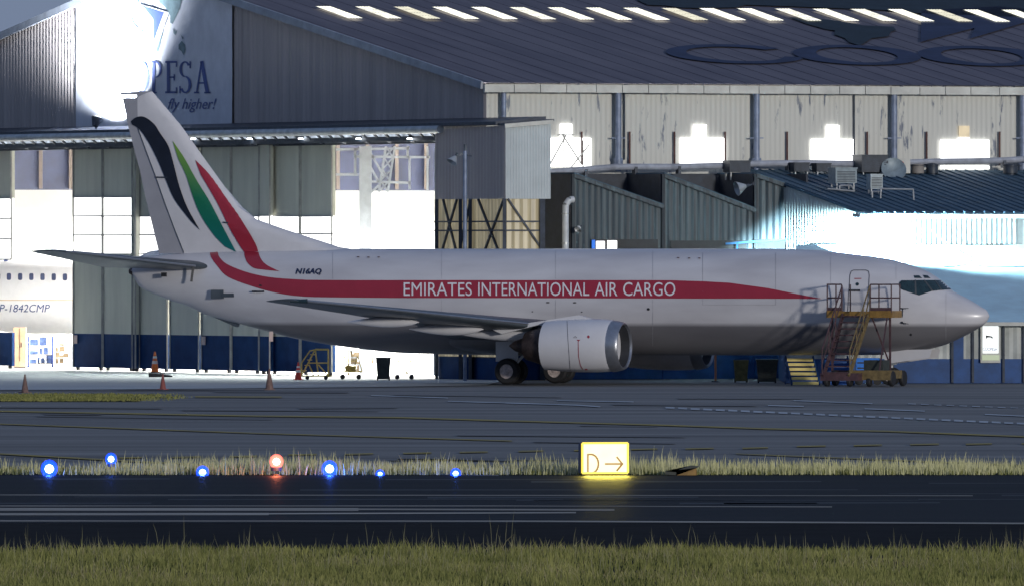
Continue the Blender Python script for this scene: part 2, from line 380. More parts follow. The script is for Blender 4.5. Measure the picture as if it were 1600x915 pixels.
blades('verge_grass', -22, 22, 192, 221.4, 178000, .06, .19, .014, M_grass, 'mown olive green grass along the near side of the dark runway',
       dens=lambda X, Y: np.clip(.62 + .55 * np.sin(X * 1.1 + 2.1 * np.sin(Y * .31)) * np.sin(Y * .55 + X * .35) + .25 * np.sin(X * 3.7 + Y * 1.3), .12, 1))
blades('verge_dead_grass', -22, 22, 192, 221.6, 27000, .05, .22, .012, M_deadgrass, 'straw coloured dead blades mixed into the near verge', lean=.4,
       dens=lambda X, Y: np.clip(.4 + .6 * np.sin(X * .8 + Y * .4 + 1.0), .08, 1))
blades('verge_stalks', -22, 22, 203, 223.5, 900, .25, .5, .008, M_stalk, 'thin pale seed stalks rising from the near verge against the dark runway', lean=.12)
blades('grass_strip', -42, 42, RY1 + .6, 304.8, 24000, .10, .34, .017, M_dry, 'tall dry pale grass growing between the runway and the apron', lean=.13,
       dens=lambda X, Y: np.where(X < -9.6, .35, 1.0))
blades('grass_strip_base', -42, 42, RY1 + .6, 305, 18000, .06, .14, .02, M_grass, 'short green grass at the foot of the dry strip', lean=.3)
gp0, gp1 = gnd(-80, 627), gnd(310, 615)
blades('grass_patch', gp0[0], gp1[0] + .2, gp0[1] + 1, gp1[1] - 1, 8000, .02, .075, .03, M_grass, 'low green grass island at the left edge of the apron', lean=.3,
       dens=lambda X, Y: np.clip(1.3 - ((X - gp0[0]) / (gp1[0] - gp0[0])) ** 3 * 1.2 - np.abs((Y - (gp0[1] + gp1[1]) / 2) / (gp1[1] - gp0[1])) * .8, .0, 1))
sheet('grass_patch_soil', gp0[0], gp1[0] - 1.5, gp0[1] + 1.5, gp1[1] - 1.5, -.002, M_soil)

# ------------------------------------------------------------------ main hangar
AL = R(65); HA = Vector((-math.cos(AL), math.sin(AL), 0)); HB = Vector((math.sin(AL), math.cos(AL), 0))
HO = Vector(((760 - 800) * 520 / FPX, 520, 0))
UP = Vector((0, 0, 1))
def H(u, v, z): return HO + HA * u + HB * v + UP * z
def u_of(px, v=0.0):
    g = (px - 800) / FPX; X0 = HO.x + HB.x * v; Y0 = HO.y + HB.y * v
    return (X0 - g * Y0) / (-HA.x + g * HA.y)
def v_of(px, u=0.0):
    g = (px - 800) / FPX; X0 = HO.x + HA.x * u; Y0 = HO.y + HA.y * u
    return (g * Y0 - X0) / (HB.x - g * HB.y)
def zf(px, py, v=0.0):                      # height of a photo point on the plane parallel to the front
    Y = H(u_of(px, v), v, 0).y; return CH + (HZ - py) * Y / FPX
def zs(px, py, u=0.0):                      # same, on a plane parallel to the long side
    Y = H(u, v_of(px, u), 0).y; return CH + (HZ - py) * Y / FPX
EAVE, RISE, HALF, LEN = 11.75, 5.08, 33.1, 62.0
hangar = thing('hangar', 'huge grey gabled hangar with lit skylights and navy letters across its slate blue roof', 'hangar', HO)
def hz_roof(u): return EAVE + RISE * (1 - abs(u - HALF) / HALF)
def hpart(mb, name, mat, parent=None, smooth=False): return mb.build(name, mat, parent or hangar, world=True, smooth=smooth)

def corrugated(P, dirv, nrm, L, zb, zt, period, depth, thick=0.0):
    """zig-zag sheet starting at P running L along dirv; zb/zt are functions of distance"""
    m = MB(); n = max(2, int(L / period)); prev = None
    for k in range(n * 2 + 1):
        d = L * k / (2 * n); off = depth if k % 2 else 0
        p = P + dirv * d + nrm * off
        m.v += [tuple(p + UP * zb(d)), tuple(p + UP * zt(d))]
        if k: i = len(m.v); m.f.append((i - 4, i - 2, i - 1, i - 3))
    return m
DOORTOP = zf(160, 222, -.8)
g = corrugated(H(0, 0, 0), HA, -HB, 2 * HALF, lambda d: DOORTOP - .2, lambda d: hz_roof(d) - .08, .33, .05)
hpart(g, 'gable_wall', M_gable)
# side wall
sw = corrugated(H(0, 0, 0), HB, -HA, LEN, lambda d: 0, lambda d: EAVE - .05, .22, .016)
hpart(sw, 'side_wall', M_side)
# roof: both slopes with a small overhang
m = MB()
m.add([H(-.35, -.35, EAVE - .05), H(-.35, LEN, EAVE - .05), H(HALF, LEN, EAVE + RISE), H(HALF, -.35, EAVE + RISE), H(2 * HALF + .35, -.35, EAVE - .05), H(2 * HALF + .35, LEN, EAVE - .05)],
      [(0, 1, 2, 3), (3, 2, 5, 4)])
# standing seams along the slope give the sheet its relief
hpart(m, 'roof', M_roof)
RN = ((H(HALF, 0, EAVE + RISE) - H(0, 0, EAVE)).cross(HB)).normalized()
if RN.z < 0: RN = -RN
RP = H(-.35, 0, EAVE - .05)
def onroof(px, py, off=.02): return onplane(px, py, RP + RN * off, RN)
m = MB()
for k in range(60):
    v = k * 1.04
    m.bar(H(-.3, v, EAVE - .045) + RN * .012, H(HALF, v, EAVE + RISE) + RN * .004, .03, .016)
hpart(m, 'roof_seams', M_roof)
m = MB()
m.bar(H(-.35, -.36, EAVE - .15), H(HALF, -.36, EAVE + RISE - .1), .1, .3); m.bar(H(2 * HALF, -.36, EAVE - .15), H(HALF, -.36, EAVE + RISE - .1), .1, .3)
hpart(m, 'rake_trim', M_rake)
m = MB()
v0 = -.3
k = 0
while v0 < LEN - 3:
    L = 1.15 if k % 3 else 1.3
    c0 = H(-.42, v0, EAVE - .27 + rnd.uniform(-.006, .006)); c1 = H(-.42, v0 + L - .03, EAVE - .27 + rnd.uniform(-.006, .006))
    m.bar(c0, c1, .16, .31); v0 += L; k += 1
hpart(m, 'gutter', M_trim)

# skylights in the roof slope
sx = [492.5, 553.5, 614, 674.5, 735, 795, 854.5, 913.6, 972.6, 1032.5, 1091.5, 1150.6, 1209.5, 1268.4, 1327.6, 1386, 1445.8, 1504, 1564, 1623, 1682]
for i, x in enumerate(sx):
    dy = (x - 492) * .0052
    m = MB(); nn = 10
    top = [onroof(x + 22.5 * j / nn, 9.8 + dy + (.5 if j % 2 else 0), .1) for j in range(nn + 1)]
    bot = [onroof(x + 51.5 + 23 * j / nn, 28.6 + dy + (.5 if j % 2 else 0), .1) for j in range(nn + 1)]
    for j in range(nn):
        for q in range(4):
            f0, f1 = q / 4 + .006, (q + 1) / 4 - .006
            m.poly([top[j].lerp(bot[j], f0), top[j].lerp(bot[j], f1), top[j + 1].lerp(bot[j + 1], f1), top[j + 1].lerp(bot[j + 1], f0)])
    hpart(m, 'skylight', M_skydim if i in (2, 9, 16) else (M_skymid if i in (1, 5, 12, 14, 19) else M_sky))

# flat decals on a plane, given in photo pixels
def tess2d(poly, step=6.0, mbm=None):
    """triangulate a 2-D polygon (list of loops) and cut it into a fine grid; returns bmesh in the xy plane"""
    loops = poly if isinstance(poly[0][0], (tuple, list, Vector)) else [poly]
    flat = [Vector((p[0], p[1], 0)) for l in loops for p in l]
    tris = tessellate_polygon([[Vector((p[0], p[1], 0)) for p in l] for l in loops])
    bm = bmesh.new(); vs = [bm.verts.new(p) for p in flat]
    for t in tris:
        try: bm.faces.new([vs[i] for i in t])
        except ValueError: pass
    if step: grid_cut(bm, step)
    return bm
def grid_cut(bm, step, sy=None):
    sy = sy or step
    xs = [v.co.x for v in bm.verts]; ys = [v.co.y for v in bm.verts]
    for ax, lo, hi, s_ in ((0, min(xs), max(xs), step), (1, min(ys), max(ys), sy)):
        x = lo + s_
        while x < hi:
            co = Vector((x, 0, 0)) if ax == 0 else Vector((0, x, 0)); no = Vector((1, 0, 0)) if ax == 0 else Vector((0, 1, 0))
            bmesh.ops.bisect_plane(bm, geom=bm.verts[:] + bm.edges[:] + bm.faces[:], plane_co=co, plane_no=no); x += s_
def text_bm(s, x0, y0, x1, y1, shear=0.0, bold=0.0, step=None, space=1.0):
    """text fitted to a photo pixel box (y down)"""
    cu = bpy.data.curves.new('lettering', 'FONT'); cu.body = s; cu.offset = bold; cu.resolution_u = 4; cu.shear = shear; cu.space_character = space
    o = bpy.data.objects.new('lettering', cu); COL.objects.link(o)
    dg = bpy.context.evaluated_depsgraph_get(); me = o.evaluated_get(dg).to_mesh()
    bm = bmesh.new(); bm.from_mesh(me); o.evaluated_get(dg).to_mesh_clear()
    bpy.data.objects.remove(o); bpy.data.curves.remove(cu)
    xs = [v.co.x for v in bm.verts]; ys = [v.co.y for v in bm.verts]
    ax, bx, ay, by = min(xs), max(xs), min(ys), max(ys)
    for v in bm.verts:
        v.co.x = x0 + (v.co.x - ax) / (bx - ax) * (x1 - x0); v.co.y = y1 - (v.co.y - ay) / (by - ay) * (y1 - y0); v.co.z = 0
    if step: grid_cut(bm, step)
    return bm
def decal(bm, fn):
    """bmesh in pixel space -> MB through fn(px,py)->Vector or None"""
    m = MB(); bm.verts.index_update(); pts = [fn(v.co.x, v.co.y) for v in bm.verts]
    bm.verts.ensure_lookup_table()
    idx = {}
    for i, p in enumerate(pts):
        if p is not None: idx[i] = len(m.v); m.v.append(tuple(p))
    for f in bm.faces:
        ii = [v.index for v in f.verts]
        if all(i in idx for i in ii): m.f.append(tuple(idx[i] for i in ii))
    bm.free(); return m
def join(*ms):
    r = MB()
    for m in ms: r.add(m.v, m.f)
    return r

# painted marks on the roof: letters lie along the eave, so they are drawn in roof coordinates from photo outlines
def ring(cx, cy, ax, ay, ix, iy, sk, isk, n=40, a0=0, a1=2 * math.pi):
    outer = [(cx + ax * math.cos(t) + sk * math.sin(t), cy + ay * math.sin(t)) for t in [a0 + (a1 - a0) * i / n for i in range(n + 1)]]
    inner = [(cx + ix * math.cos(t) + isk * math.sin(t), cy + iy * math.sin(t)) for t in [a0 + (a1 - a0) * i / n for i in range(n + 1)]]
    return outer, inner
def ring_mb(o, i, fn):
    m = MB()
    for k in range(len(o) - 1): m.poly([fn(*o[k]), fn(*o[k + 1]), fn(*i[k + 1]), fn(*i[k])])
    return m
rl = lambda x, y: onroof(x, y, .055)
letters = []
o_, i_ = ring(1149, 84.5, 105, 15.2, 73, 11.3, 28, 24, a0=R(20), a1=R(325)); letters.append(ring_mb(o_, i_, rl))
for cx in (1339, 1534, 1729):
    o_, i_ = ring(cx, 86 + (cx - 1339) * .008, 97, 15.8, 60, 11.8, 25, 22); letters.append(ring_mb(o_, i_, rl))
hpart(join(*letters), 'roof_lettering', M_roofink)
mp1 = [(1232, 27), (1262, 38), (1290, 46), (1305, 48), (1303, 54), (1320, 60), (1326, 66), (1343, 71), (1350, 68), (1362, 60), (1388, 57), (1392, 50), (1400, 47), (1396, 42), (1350, 40), (1310, 33), (1262, 28)]
mp2 = [(995, 0), (1012, 8), (1040, 9), (1060, 12), (1090, 13), (1150, 12), (1165, 8), (1230, 10), (1280, 12), (1330, 14), (1380, 16), (1450, 22), (1600, 27), (1700, 30), (1700, -8), (1400, -10), (1000, -10)]
hpart(join(decal(tess2d(mp1, 0), rl), decal(tess2d(mp2, 0), rl)), 'roof_map', M_roofgreen)
ar = [(1440, 17), (1438, 66), (1523, 44), (1515, 61), (1600, 36), (1660, 20), (1560, 10)]
hpart(decal(tess2d(ar, 0), rl), 'roof_arrow', M_roofink)

# lit windows of the side wall (T shaped), struts, downpipes
def side_q(x0, y0, x1, y1, off, mat, name, parent=None, d=.05):
    u = -off; zA = zs((x0 + x1) / 2, y1, u); zB = zs((x0 + x1) / 2, y0, u); va, vb = v_of(x0, u), v_of(x1, u)
    m = MB(); m.prism([H(u, va, zA), H(u, vb, zA), H(u, vb, zB), H(u, va, zB)], -HA * d); return hpart(m, name, mat, parent)
for (x0, y0, x1, y1, tx0, ty0, tx1, ty1, dim) in ((858, 216, 923, 261, 875, 194, 893, 210, 0), (1062, 216, 1133, 256, 1083, 195, 1103, 214.5, 0),
                                                 (1267, 218, 1334, 254, 1291, 196, 1311, 216, 0), (1469, 219, 1545, 250.5, 1498, 197, 1514, 214, 1)):
    wdw = side_q(x0, y0, x1, y1, .05, M_win, 'window')
    side_q(tx0, ty0, tx1, ty1, .05, M_windim if dim else M_win, 'window')
    side_q(tx0, ty1 + 1, tx1, y0, .05, M_win, 'window')
    if x0 == 858:      # braced frame in front of this window
        m = MB(); u = -.14
        def sp(px, py): return H(u, v_of(px, u), zs(px, py, u))
        for p, q in (((881, 196), (881, 261)), ((860, 256), (884, 212)), ((908, 256), (878, 210)), ((911, 220), (911, 261)), ((893, 261), (921, 226)), ((873, 211), (897, 211))): m.bar(sp(*p), sp(*q), .06, .05)
        hpart(m, 'window_brace', M_trim, wdw)
side_q(1469, 259.5, 1545, 264.5, .05, M_win, 'window')
for x in (909, 984, 1054, 1133, 1230, 1355, 1448, 1562):
    u = -.12; m = MB(); m.bar(H(u, v_of(x, u), zs(x, 258, u)), H(u, v_of(x, u), zs(x, 206, u)), .07, .07); hpart(m, 'wall_strut', M_rust)
for x in (787, 966, 1182, 1397, 1598):
    u = -.3; m = MB(); v = v_of(x, u)
    top = 145 if x == 787 else 139
    m.tube(H(u, v, zs(x, 268, u)), H(u, v, zs(x, top, u)), .13 if x != 787 else .1, 12); m.tube(H(u, v, zs(x, 258, u)), H(u, v, zs(x, 247, u)), .19, 12)
    m.bar(H(u, v - .3, zs(x, 216, u)), H(u, v + .3, zs(x, 216, u)), .05, .05)
    hpart(m, 'downpipe', M_bluesteel, smooth=True)
for x in (975.5, 1334.5):
    u = -.1; m = MB(); m.tube(H(u, v_of(x, u), zs(x, 250, u)), H(u, v_of(x, u), zs(x, 140, u)), .035, 6); hpart(m, 'conduit', M_steel)

# interior
m = MB(); m.poly([H(-.0, .3, .004), H(2 * HALF, .3, .004), H(2 * HALF, LEN, .004), H(0, LEN, .004)]); hpart(m, 'hangar_floor', M_infloor)
m = MB(); m.poly([H(2 * HALF - .1, 0, 0), H(2 * HALF - .1, LEN, 0), H(2 * HALF - .1, LEN, 7.75), H(2 * HALF - .1, 0, 7.75)])
m.poly([H(0, 46, 0), H(2 * HALF, 46, 0), H(2 * HALF, 46, 9), H(0, 46, 9)]); hpart(m, 'inner_wall', M_inwhite)
m = MB(); m.poly([H(2 * HALF - .1, 0, 7.75), H(2 * HALF - .1, LEN, 7.75), H(2 * HALF - .1, LEN, EAVE), H(2 * HALF - .1, 0, EAVE)])
hpart(m, 'inner_upper_wall', M_ingrey)
m = MB()
for k in range(34):
    v = 1.5 + k * 1.45; m.bar(H(2 * HALF - .25, v, 7.8), H(2 * HALF - .25, v, EAVE - .1), .16 if k % 3 else .3, .16)
for z in (11.2,): m.bar(H(2 * HALF - .4, 0, z), H(2 * HALF - .4, LEN, z), .1, .12)
hpart(m, 'wall_frame', M_insteeltan)
# steel inside the open doorway
m = MB()
pA = at(571, 229, 534); pa = at(571, 600, 534); m.box((pA.x, 534, pA.z / 2), (.5, .5, pA.z)); hpart(m, 'column', M_insteel)
m = MB()
q0, q1, q2, q3 = at(592, 300, 533), at(603, 229, 533), at(606, 300, 533), at(617, 229, 533)
m.bar(q0, q1, .09, .09); m.bar(q2, q3, .09, .09)
for k in range(4):
    f0, f1 = k / 4, (k + 1) / 4
    m.bar(q0.lerp(q1, f0), q2.lerp(q3, f1), .06, .06); m.bar(q2.lerp(q3, f0), q0.lerp(q1, f1), .06, .06)
for p, q in (((567, 240), (592, 285)), ((577, 236), (600, 276)), ((562, 316), (592, 290)), ((525, 234), (640, 232)), ((555, 232), (555, 272)), ((553, 245), (672, 246)), ((637, 229), (637, 246)), ((580, 284), (642, 286)), ((640, 246), (640, 296)), ((668, 229), (668, 300)), ((525, 273), (560, 273))):
    m.bar(at(*p, 534), at(*q, 534), .09, .09)
hpart(m, 'lattice_truss', M_insteel)
# interior high bay lamps
for u in (9, 24, 40, 57):
    for v in (9, 24, 40):
        ld = bpy.data.lights.new('high_bay_light', 'AREA'); ld.shape = 'DISK'; ld.size = 1.6; ld.energy = 8000; ld.color = (1, .98, .93); ld.spread = R(150)
        lo = bpy.data.objects.new('high_bay_light', ld); COL.objects.link(lo); lo.location = H(u, v, 9.3); lo.rotation_euler = (0, 0, 0)

# door canopy and tracks along the front
m = MB()
cz0, cz1 = zf(300, 203, -2), zf(300, 198, -2)
uL, uR = 2 * HALF, u_of(858, -.0)
m.prism([H(uL, -2.2, cz0 - .05), H(uL, -.02, cz0 + .15), H(uL, -.02, cz0 + .28), H(uL, -2.2, cz0 + .07)], H(-5.6, 0, 0) - H(uL, 0, 0))
hpart(m, 'door_canopy', M_steel)
m = MB(); z1 = zf(300, 210, -2.1); m.tube(H(uL, -2.15, z1), H(u_of(688, -2.15), -2.15, z1), .16, 12); hpart(m, 'track_pipe', M_galv, smooth=True)
m = MB(); z2 = zf(300, 223.5, -1.6)
m.bar(H(uL, -1.6, z2), H(u_of(688, -1.6), -1.6, z2), .2, .2)
z3 = zf(300, 229, -.9); m.bar(H(uL, -.9, z3), H(u_of(690, -.9), -.9, z3), .12, .1)
for k in range(60):
    u = 1.0 + k * 1.1
    m.bar(H(u, -2.0, z1 - .1), H(u + .25, -1.65, z2 + .05), .07, .07)
    if k % 2: m.bar(H(u, -1.6, z2), H(u + .5, -.9, z3), .06, .06)
hpart(m, 'track_beam', M_steel)
# small lamps under the canopy
for px in (-60, 60, 125, 302, 390, 470, 560, 640):
    q = onplane(px, 217, H(0, -1.8, 0), HB)
    m = MB(); m.tube(q + UP * .1, q + UP * .02, .14, 12); m.build('canopy_lamp', M_steel, hangar, world=True)
    m = MB(); m.tube(q + UP * .018, q - UP * .03, .1, 12); m.build('canopy_lamp_lens', em('canopy lamp lens', (.9, .95, 1), 14), hangar.children[-1] if False else hangar, world=True)
    spot('canopy_light', q - UP * .06, q - HB * 9 - UP * 8, 1500, R(100), .6, (.88, 1, .96), .12)
# translucent clerestory strip glowing between canopy and doors
m = MB(); za, zb = DOORTOP - .18, zf(300, 214, -.1)
m.poly([H(uL, -.12, za), H(3, -.12, za), H(3, -.12, zb), H(uL, -.12, zb)]); hpart(m, 'clerestory_glazing', em('hazy lit clerestory', (.75, .85, 1), .55, .9, .9, (3, 3, 3)))

# sliding door leaves
def leaf(x0, x1, wtop, wbot, front=-.8, split=521):
    ua, ub = u_of(x0, front), u_of(x1, front); xm = (x0 + x1) / 2
    zt = zf(160, 231.5, -.8); zw1 = zf(xm, wtop, front); zw0 = zf(xm, wbot, front); zk = zf(160, split, -.8)
    def slab(z0, z1, d0=0, d1=.12):
        q = MB(); q.prism([H(ua, front + d0, z0), H(ub, front + d0, z0), H(ub, front + d0, z1), H(ua, front + d0, z1)], HB * (d1 - d0)); return q
    d = hpart(slab(zw1, zt), 'hangar_door', M_door)
    hpart(slab(zw0, zw1, .03, .09), 'lit_panel', M_doorwin, d)
    if x1 > 30: hpart(slab(zk, zw0), 'lower_panel', M_door, d)
    hpart(slab(.14, zk), 'kick_panel', M_doorblue, d)
    f = MB(); e = .05
    for u in (ua, ub): f.bar(H(u - .03 if u > ub else u + .03, front - .03, .14 if x1 > 30 else zw0), H(u - .03 if u > ub else u + .03, front - .03, zt), .07, .07)
    for z in np.linspace(zw0, zw1, 4): f.bar(H(ua, front - .02, z), H(ub, front - .02, z), .05, .06)
    hpart(f, 'door_frame', M_dframe, d)
    for u in (ua - .35, ub + .35):
        wv = MB(); wv.tube(H(u, front + .06, .02), H(u, front + .06, .16), .09, 8); hpart(wv, 'roller', M_black, d)
for a_ in ((-30, 19, 310, 405), (115, 161, 308, 397), (161.6, 208.5, 308, 397), (218, 263, 338, 425), (266, 312, 338, 425), (315, 361.5, 338, 425), (362.5, 406, 338, 425), (422, 469.5, 338, 420), (470.5, 520, 338, 420)):
    leaf(*a_)
leaf(405, 423, 337, 420, -1.05)
leaf(207, 213, 232.5, 233, -1.0)
m = MB()
for (x, y0, y1) in ((118, 523, 536), (318, 525, 538), (409, 525, 540), (424, 525, 540)):
    m.prism([H(u_of(x - 3, -.9), -.9, zf(x, y1, -.9)), H(u_of(x + 3, -.9), -.9, zf(x, y1, -.9)), H(u_of(x + 3, -.9), -.9, zf(x, y0, -.9)), H(u_of(x - 3, -.9), -.9, zf(x, y0, -.9))], -HB * .02)
hpart(m, 'door_notice', pm('pale notice plate', (.5, .38, .34), .6))
m = MB()
m.prism([H(u_of(679, -.8), -.8, .1), H(u_of(684, -.8), -.8, .1), H(u_of(684, -.8), -.8, zf(682, 230, -.8)), H(u_of(679, -.8), -.8, zf(682, 230, -.8))], HB * .3); hpart(m, 'door_jamb', M_trim)
# blue far leaf stub in the open doorway (lower right)
m = MB(); m.prism([H(u_of(677, -.5), -.5, .1), H(u_of(690, -.5), -.5, .1), H(u_of(690, -.5), -.5, 2.2), H(u_of(677, -.5), -.5, 2.2)], HB * .1); hpart(m, 'door_stub', M_doorblue)

# ------------------------------------------------------------------ door outrigger (box beyond the corner)
UO = -5.9
outr = thing('door_outrigger', 'tall clad steel outrigger with a pale blue end that carries the hangar door tracks', 'shed', H(UO, -2, 0))
def opart(mb, name, mat, parent=None, smooth=False): return mb.build(name, mat, parent or outr, world=True, smooth=smooth)
zt_f = zf(789, 196, -2.0); zb_f = zf(760, 311, -2.0)
uE = u_of(680, -2.0)
UO = u_of(790, -2.0)
m = corrugated(H(UO, -2, 0), HA, -HB, uE - UO, lambda d: zb_f, lambda d: zt_f - .02 * d, .3, .03); opart(m, 'front_cladding', M_box)
m = corrugated(H(UO, -2, 0), HB, -HA, 1.95, lambda d: zb_f - .0, lambda d: zt_f + .08 * d, .12, .012); opart(m, 'end_cladding', M_boxend)
m = MB(); m.prism([H(UO - .12, -2.1, zt_f), H(UO - .12, .05, zt_f + .17), H(UO - .12, .05, zt_f + .25), H(UO - .12, -2.1, zt_f + .08)], HA * (uE - UO + .5)); opart(m, 'outrigger_roof', M_steel)
m = MB(); m.bar(H(UO - .14, -2.1, zt_f - .03), H(UO - .14, .0, zt_f + .14), .05, .16); opart(m, 'roof_trim', M_trim)
m = corrugated(H(UO + .1, -1.9, 0), HA, -HB, uE - UO - .2, lambda d: .9, lambda d: zb_f, .3, .04); opart(m, 'curtain_wall', M_curtain)
m = corrugated(H(UO + .1, -1.9, 0), HB, -HA, 1.4, lambda d: .9, lambda d: zb_f, .3, .04); opart(m, 'end_curtain', M_curtain)
m = MB(); Lw = uE - UO
for d in (.1, Lw * .5, Lw * .64, Lw - .15): m.bar(H(UO + d, -2.0, 0), H(UO + d, -2.0, zb_f), .14 if d < 1 or d > Lw - 1 else .5, .14)
for (d0, z0, d1, z1) in ((.2, zb_f, 2.4, 4.6), (2.6, zb_f, .3, 4.6), (3.3, zb_f, 4.6, 4.6), (5.9, zb_f, 4.4, 4.6), (Lw - .3, 4.6, 4.6, zb_f)): m.bar(H(UO + d0, -1.98, z0), H(UO + d1, -1.98, z1), .08, .08)
for z in (6.2, 5.85): m.bar(H(UO, -2.02, z), H(UO + Lw, -2.02, z), .06, .06); m.bar(H(UO, -2.02, z), H(UO, -.5, z), .06, .06)
m.bar(H(UO, -1.9, zb_f), H(UO, -.5, 5.2), .07, .07); m.bar(H(UO, -.4, 0), H(UO, -.4, zb_f), .35, .2)
opart(m, 'outrigger_frame', M_steel)
m = MB(); m.prism([H(UO, -1.85, 0), H(UO + Lw, -1.85, 0), H(UO + Lw, -1.85, 1.6), H(UO, -1.85, 1.6)], HB * .1); m.prism([H(UO, -1.75, 0), H(UO, -.3, 0), H(UO, -.3, 1.6), H(UO, -1.75, 1.6)], HA * .1); opart(m, 'kick_wall', M_doorblue)

# ------------------------------------------------------------------ banner with map, arrow and letters
BV = -.16
def onfront(px, py, v=BV): return H(u_of(px, v), v, zf(px, py, v))
banner = thing('banner', 'pale wall banner with blue arrow over a world map and serif capitals', 'banner', onfront(240, 195))
bw = MB()
nx, nz_ = 26, 22
ua, ub = u_of(118, BV), u_of(362, BV); zb0, zt0 = zf(240, 196, BV), zf(240, -38, BV)
for i in range(nx + 1):
    for j in range(nz_ + 1):
        bw.v.append(tuple(H(ua + (ub - ua) * i / nx, BV + .02 + .010 * math.sin(i * 2.1 + j * .9) * math.cos(j * 1.3), zb0 + (zt0 - zb0) * j / nz_)))
for i in range(nx):
    for j in range(nz_): bw.f.append((i * (nz_ + 1) + j, (i + 1) * (nz_ + 1) + j, (i + 1) * (nz_ + 1) + j + 1, i * (nz_ + 1) + j + 1))
bw.build('banner_sheet', M_banner, banner, world=True, smooth=True)
def bpart(ms, name, mat): return join(*ms).build(name, mat, banner, world=True)
fb = lambda x, y: onfront(x, y, BV)
am = [(192, -6), (194, 6), (199, 14), (198, 25), (201, 34), (207, 42), (212, 46), (216, 52), (221, 62), (226, 58), (224, 50), (219, 45), (213, 42), (208, 35), (206, 28), (211, 22), (213, 14), (217, 6), (214, -6)]
eu = [(246, -8), (249, 4), (256, 10), (262, 17), (266, 25), (266, 36), (270, 38), (274, 28), (277, 22), (281, 14), (283, 4), (286, -8)]
af = [(252, 40), (255, 48), (252, 60), (249, 74), (246, 84), (244, 72), (247, 60), (250, 50)]
au = [(279, 70), (284, 64), (289, 70), (290, 78), (287, 87), (283, 80), (279, 77)]
bpart([decal(tess2d(p, 0), fb) for p in (am, eu, af, au, [(270, 44), (274, 50), (277, 47), (274, 56), (271, 52)], [(282, 54), (287, 60), (285, 62)])], 'map', M_bgreen)
fb2 = lambda x, y: onfront(x, y, BV - .005)
bpart([decal(tess2d([(216, 6), (264, 20), (243, 80), (236, 84), (237, 34)], 0), fb2)], 'arrow_edge', pm('white banner ink', (.75, .75, .78), .5))
fb3 = lambda x, y: onfront(x, y, BV - .010)
bpart([decal(tess2d([(222, 9), (256, 20), (240, 66), (239, 30)], 0), fb3)], 'arrow', M_bink)
def serif_word():
    """slab serif capitals C O O P E S A drawn as strokes in pixel space"""
    ms = []
    def st(pts, wd): 
        for (a0, b0), (a1, b1) in zip(pts[:-1], pts[1:]):
            dx, dy = a1 - a0, b1 - b0; L = math.hypot(dx, dy) or 1; nx_, ny_ = -dy / L * wd / 2, dx / L * wd / 2
            m = MB(); m.poly([fb2(a0 + nx_, b0 + ny_), fb2(a1 + nx_, b1 + ny_), fb2(a1 - nx_, b1 - ny_), fb2(a0 - nx_, b0 - ny_)]); ms.append(m)
    def arc(cx, cy, rx, ry, a0, a1, w0, n=18):
        o = [(cx + rx * math.cos(R(a0 + (a1 - a0) * i / n)), cy - ry * math.sin(R(a0 + (a1 - a0) * i / n))) for i in range(n + 1)]
        q = [(cx + (rx - w0) * math.cos(R(a0 + (a1 - a0) * i / n)), cy - (ry - w0 * .5) * math.sin(R(a0 + (a1 - a0) * i / n))) for i in range(n + 1)]
        ms.append(ring_mb(o, q, fb2))
    T, B = 96, 146; mid = (T + B) / 2; hh = (B - T) / 2
    arc(167, mid, 12, hh, 40, 320, 5); st([(176, T + 1), (176, T + 14)], 2)
    arc(194, mid, 12, hh, 0, 360, 5); arc(221, mid, 12, hh, 0, 360, 5)
    st([(240, T), (240, B)], 5); arc(243, T + 13, 10, 13, -90, 90, 4); st([(236, B - 1), (245, B - 1)], 2.4); st([(236, T + 1), (243, T + 1)], 2.4)
    st([(263, T), (263, B)], 5); st([(258, T + 1.2), (276, T + 1.2)], 3); st([(258, B - 1.4), (276, B - 1.4)], 3); st([(263, mid), (272, mid)], 2.6); st([(275.5, T), (275.5, T + 9)], 2); st([(275.5, B - 9), (275.5, B)], 2); st([(272, mid - 5), (272, mid + 5)], 1.6)
    arc(289, T + 12.5, 9, 12.5, 30, 270, 4.4); arc(289.5, B - 13.5, 9.5, 13.5, -150, 90, 4.6); st([(297, T), (297, T + 11)], 2); st([(281, B - 11), (281, B)], 2)
    st([(315, T), (307, B)], 2.6); st([(315, T), (324, B)], 5.5); st([(309.5, B - 16), (320, B - 16)], 2.4); st([(303, B - 1), (311, B - 1)], 2.4); st([(319, B - 1), (329, B - 1)], 2.4)
    return ms
bpart(serif_word(), 'banner_lettering', M_bink)
bpart([decal(text_bm('fly higher!', 262, 154, 338, 176, shear=.35), fb2)], 'banner_motto', M_bink)

# lamp that floods the banner
fl = thing('banner_floodlight', 'small dark floodlight on the hangar door canopy aimed up at the banner', 'floodlight', onfront(150, 203, -1.5))
p = wloc(fl)
m = MB(); m.tube(p + Vector((0, 0, -.05)), p + Vector((0, 0, .25)), .05); m.build('bracket', M_steel, fl, world=True)
aim = (onfront(190, 60, 0) - (p + Vector((0, 0, .3)))).normalized()
m = MB(); m.tube(p + Vector((0, 0, .3)) - aim * .15, p + Vector((0, 0, .3)) + aim * .2, .13, 14, .26); m.build('housing', M_steel, fl, world=True)
m = MB(); m.tube(p + Vector((0, 0, .3)) + aim * .203, p + Vector((0, 0, .3)) + aim * .215, .23, 14); m.build('lens', em('floodlight lens', (.85, .93, 1), 25), fl, world=True)
spot('flood_light', p + Vector((0, 0, .3)) + aim * .3, onfront(190, 60, 0), 24000, R(146), .8, (.82, .9, 1), .1)

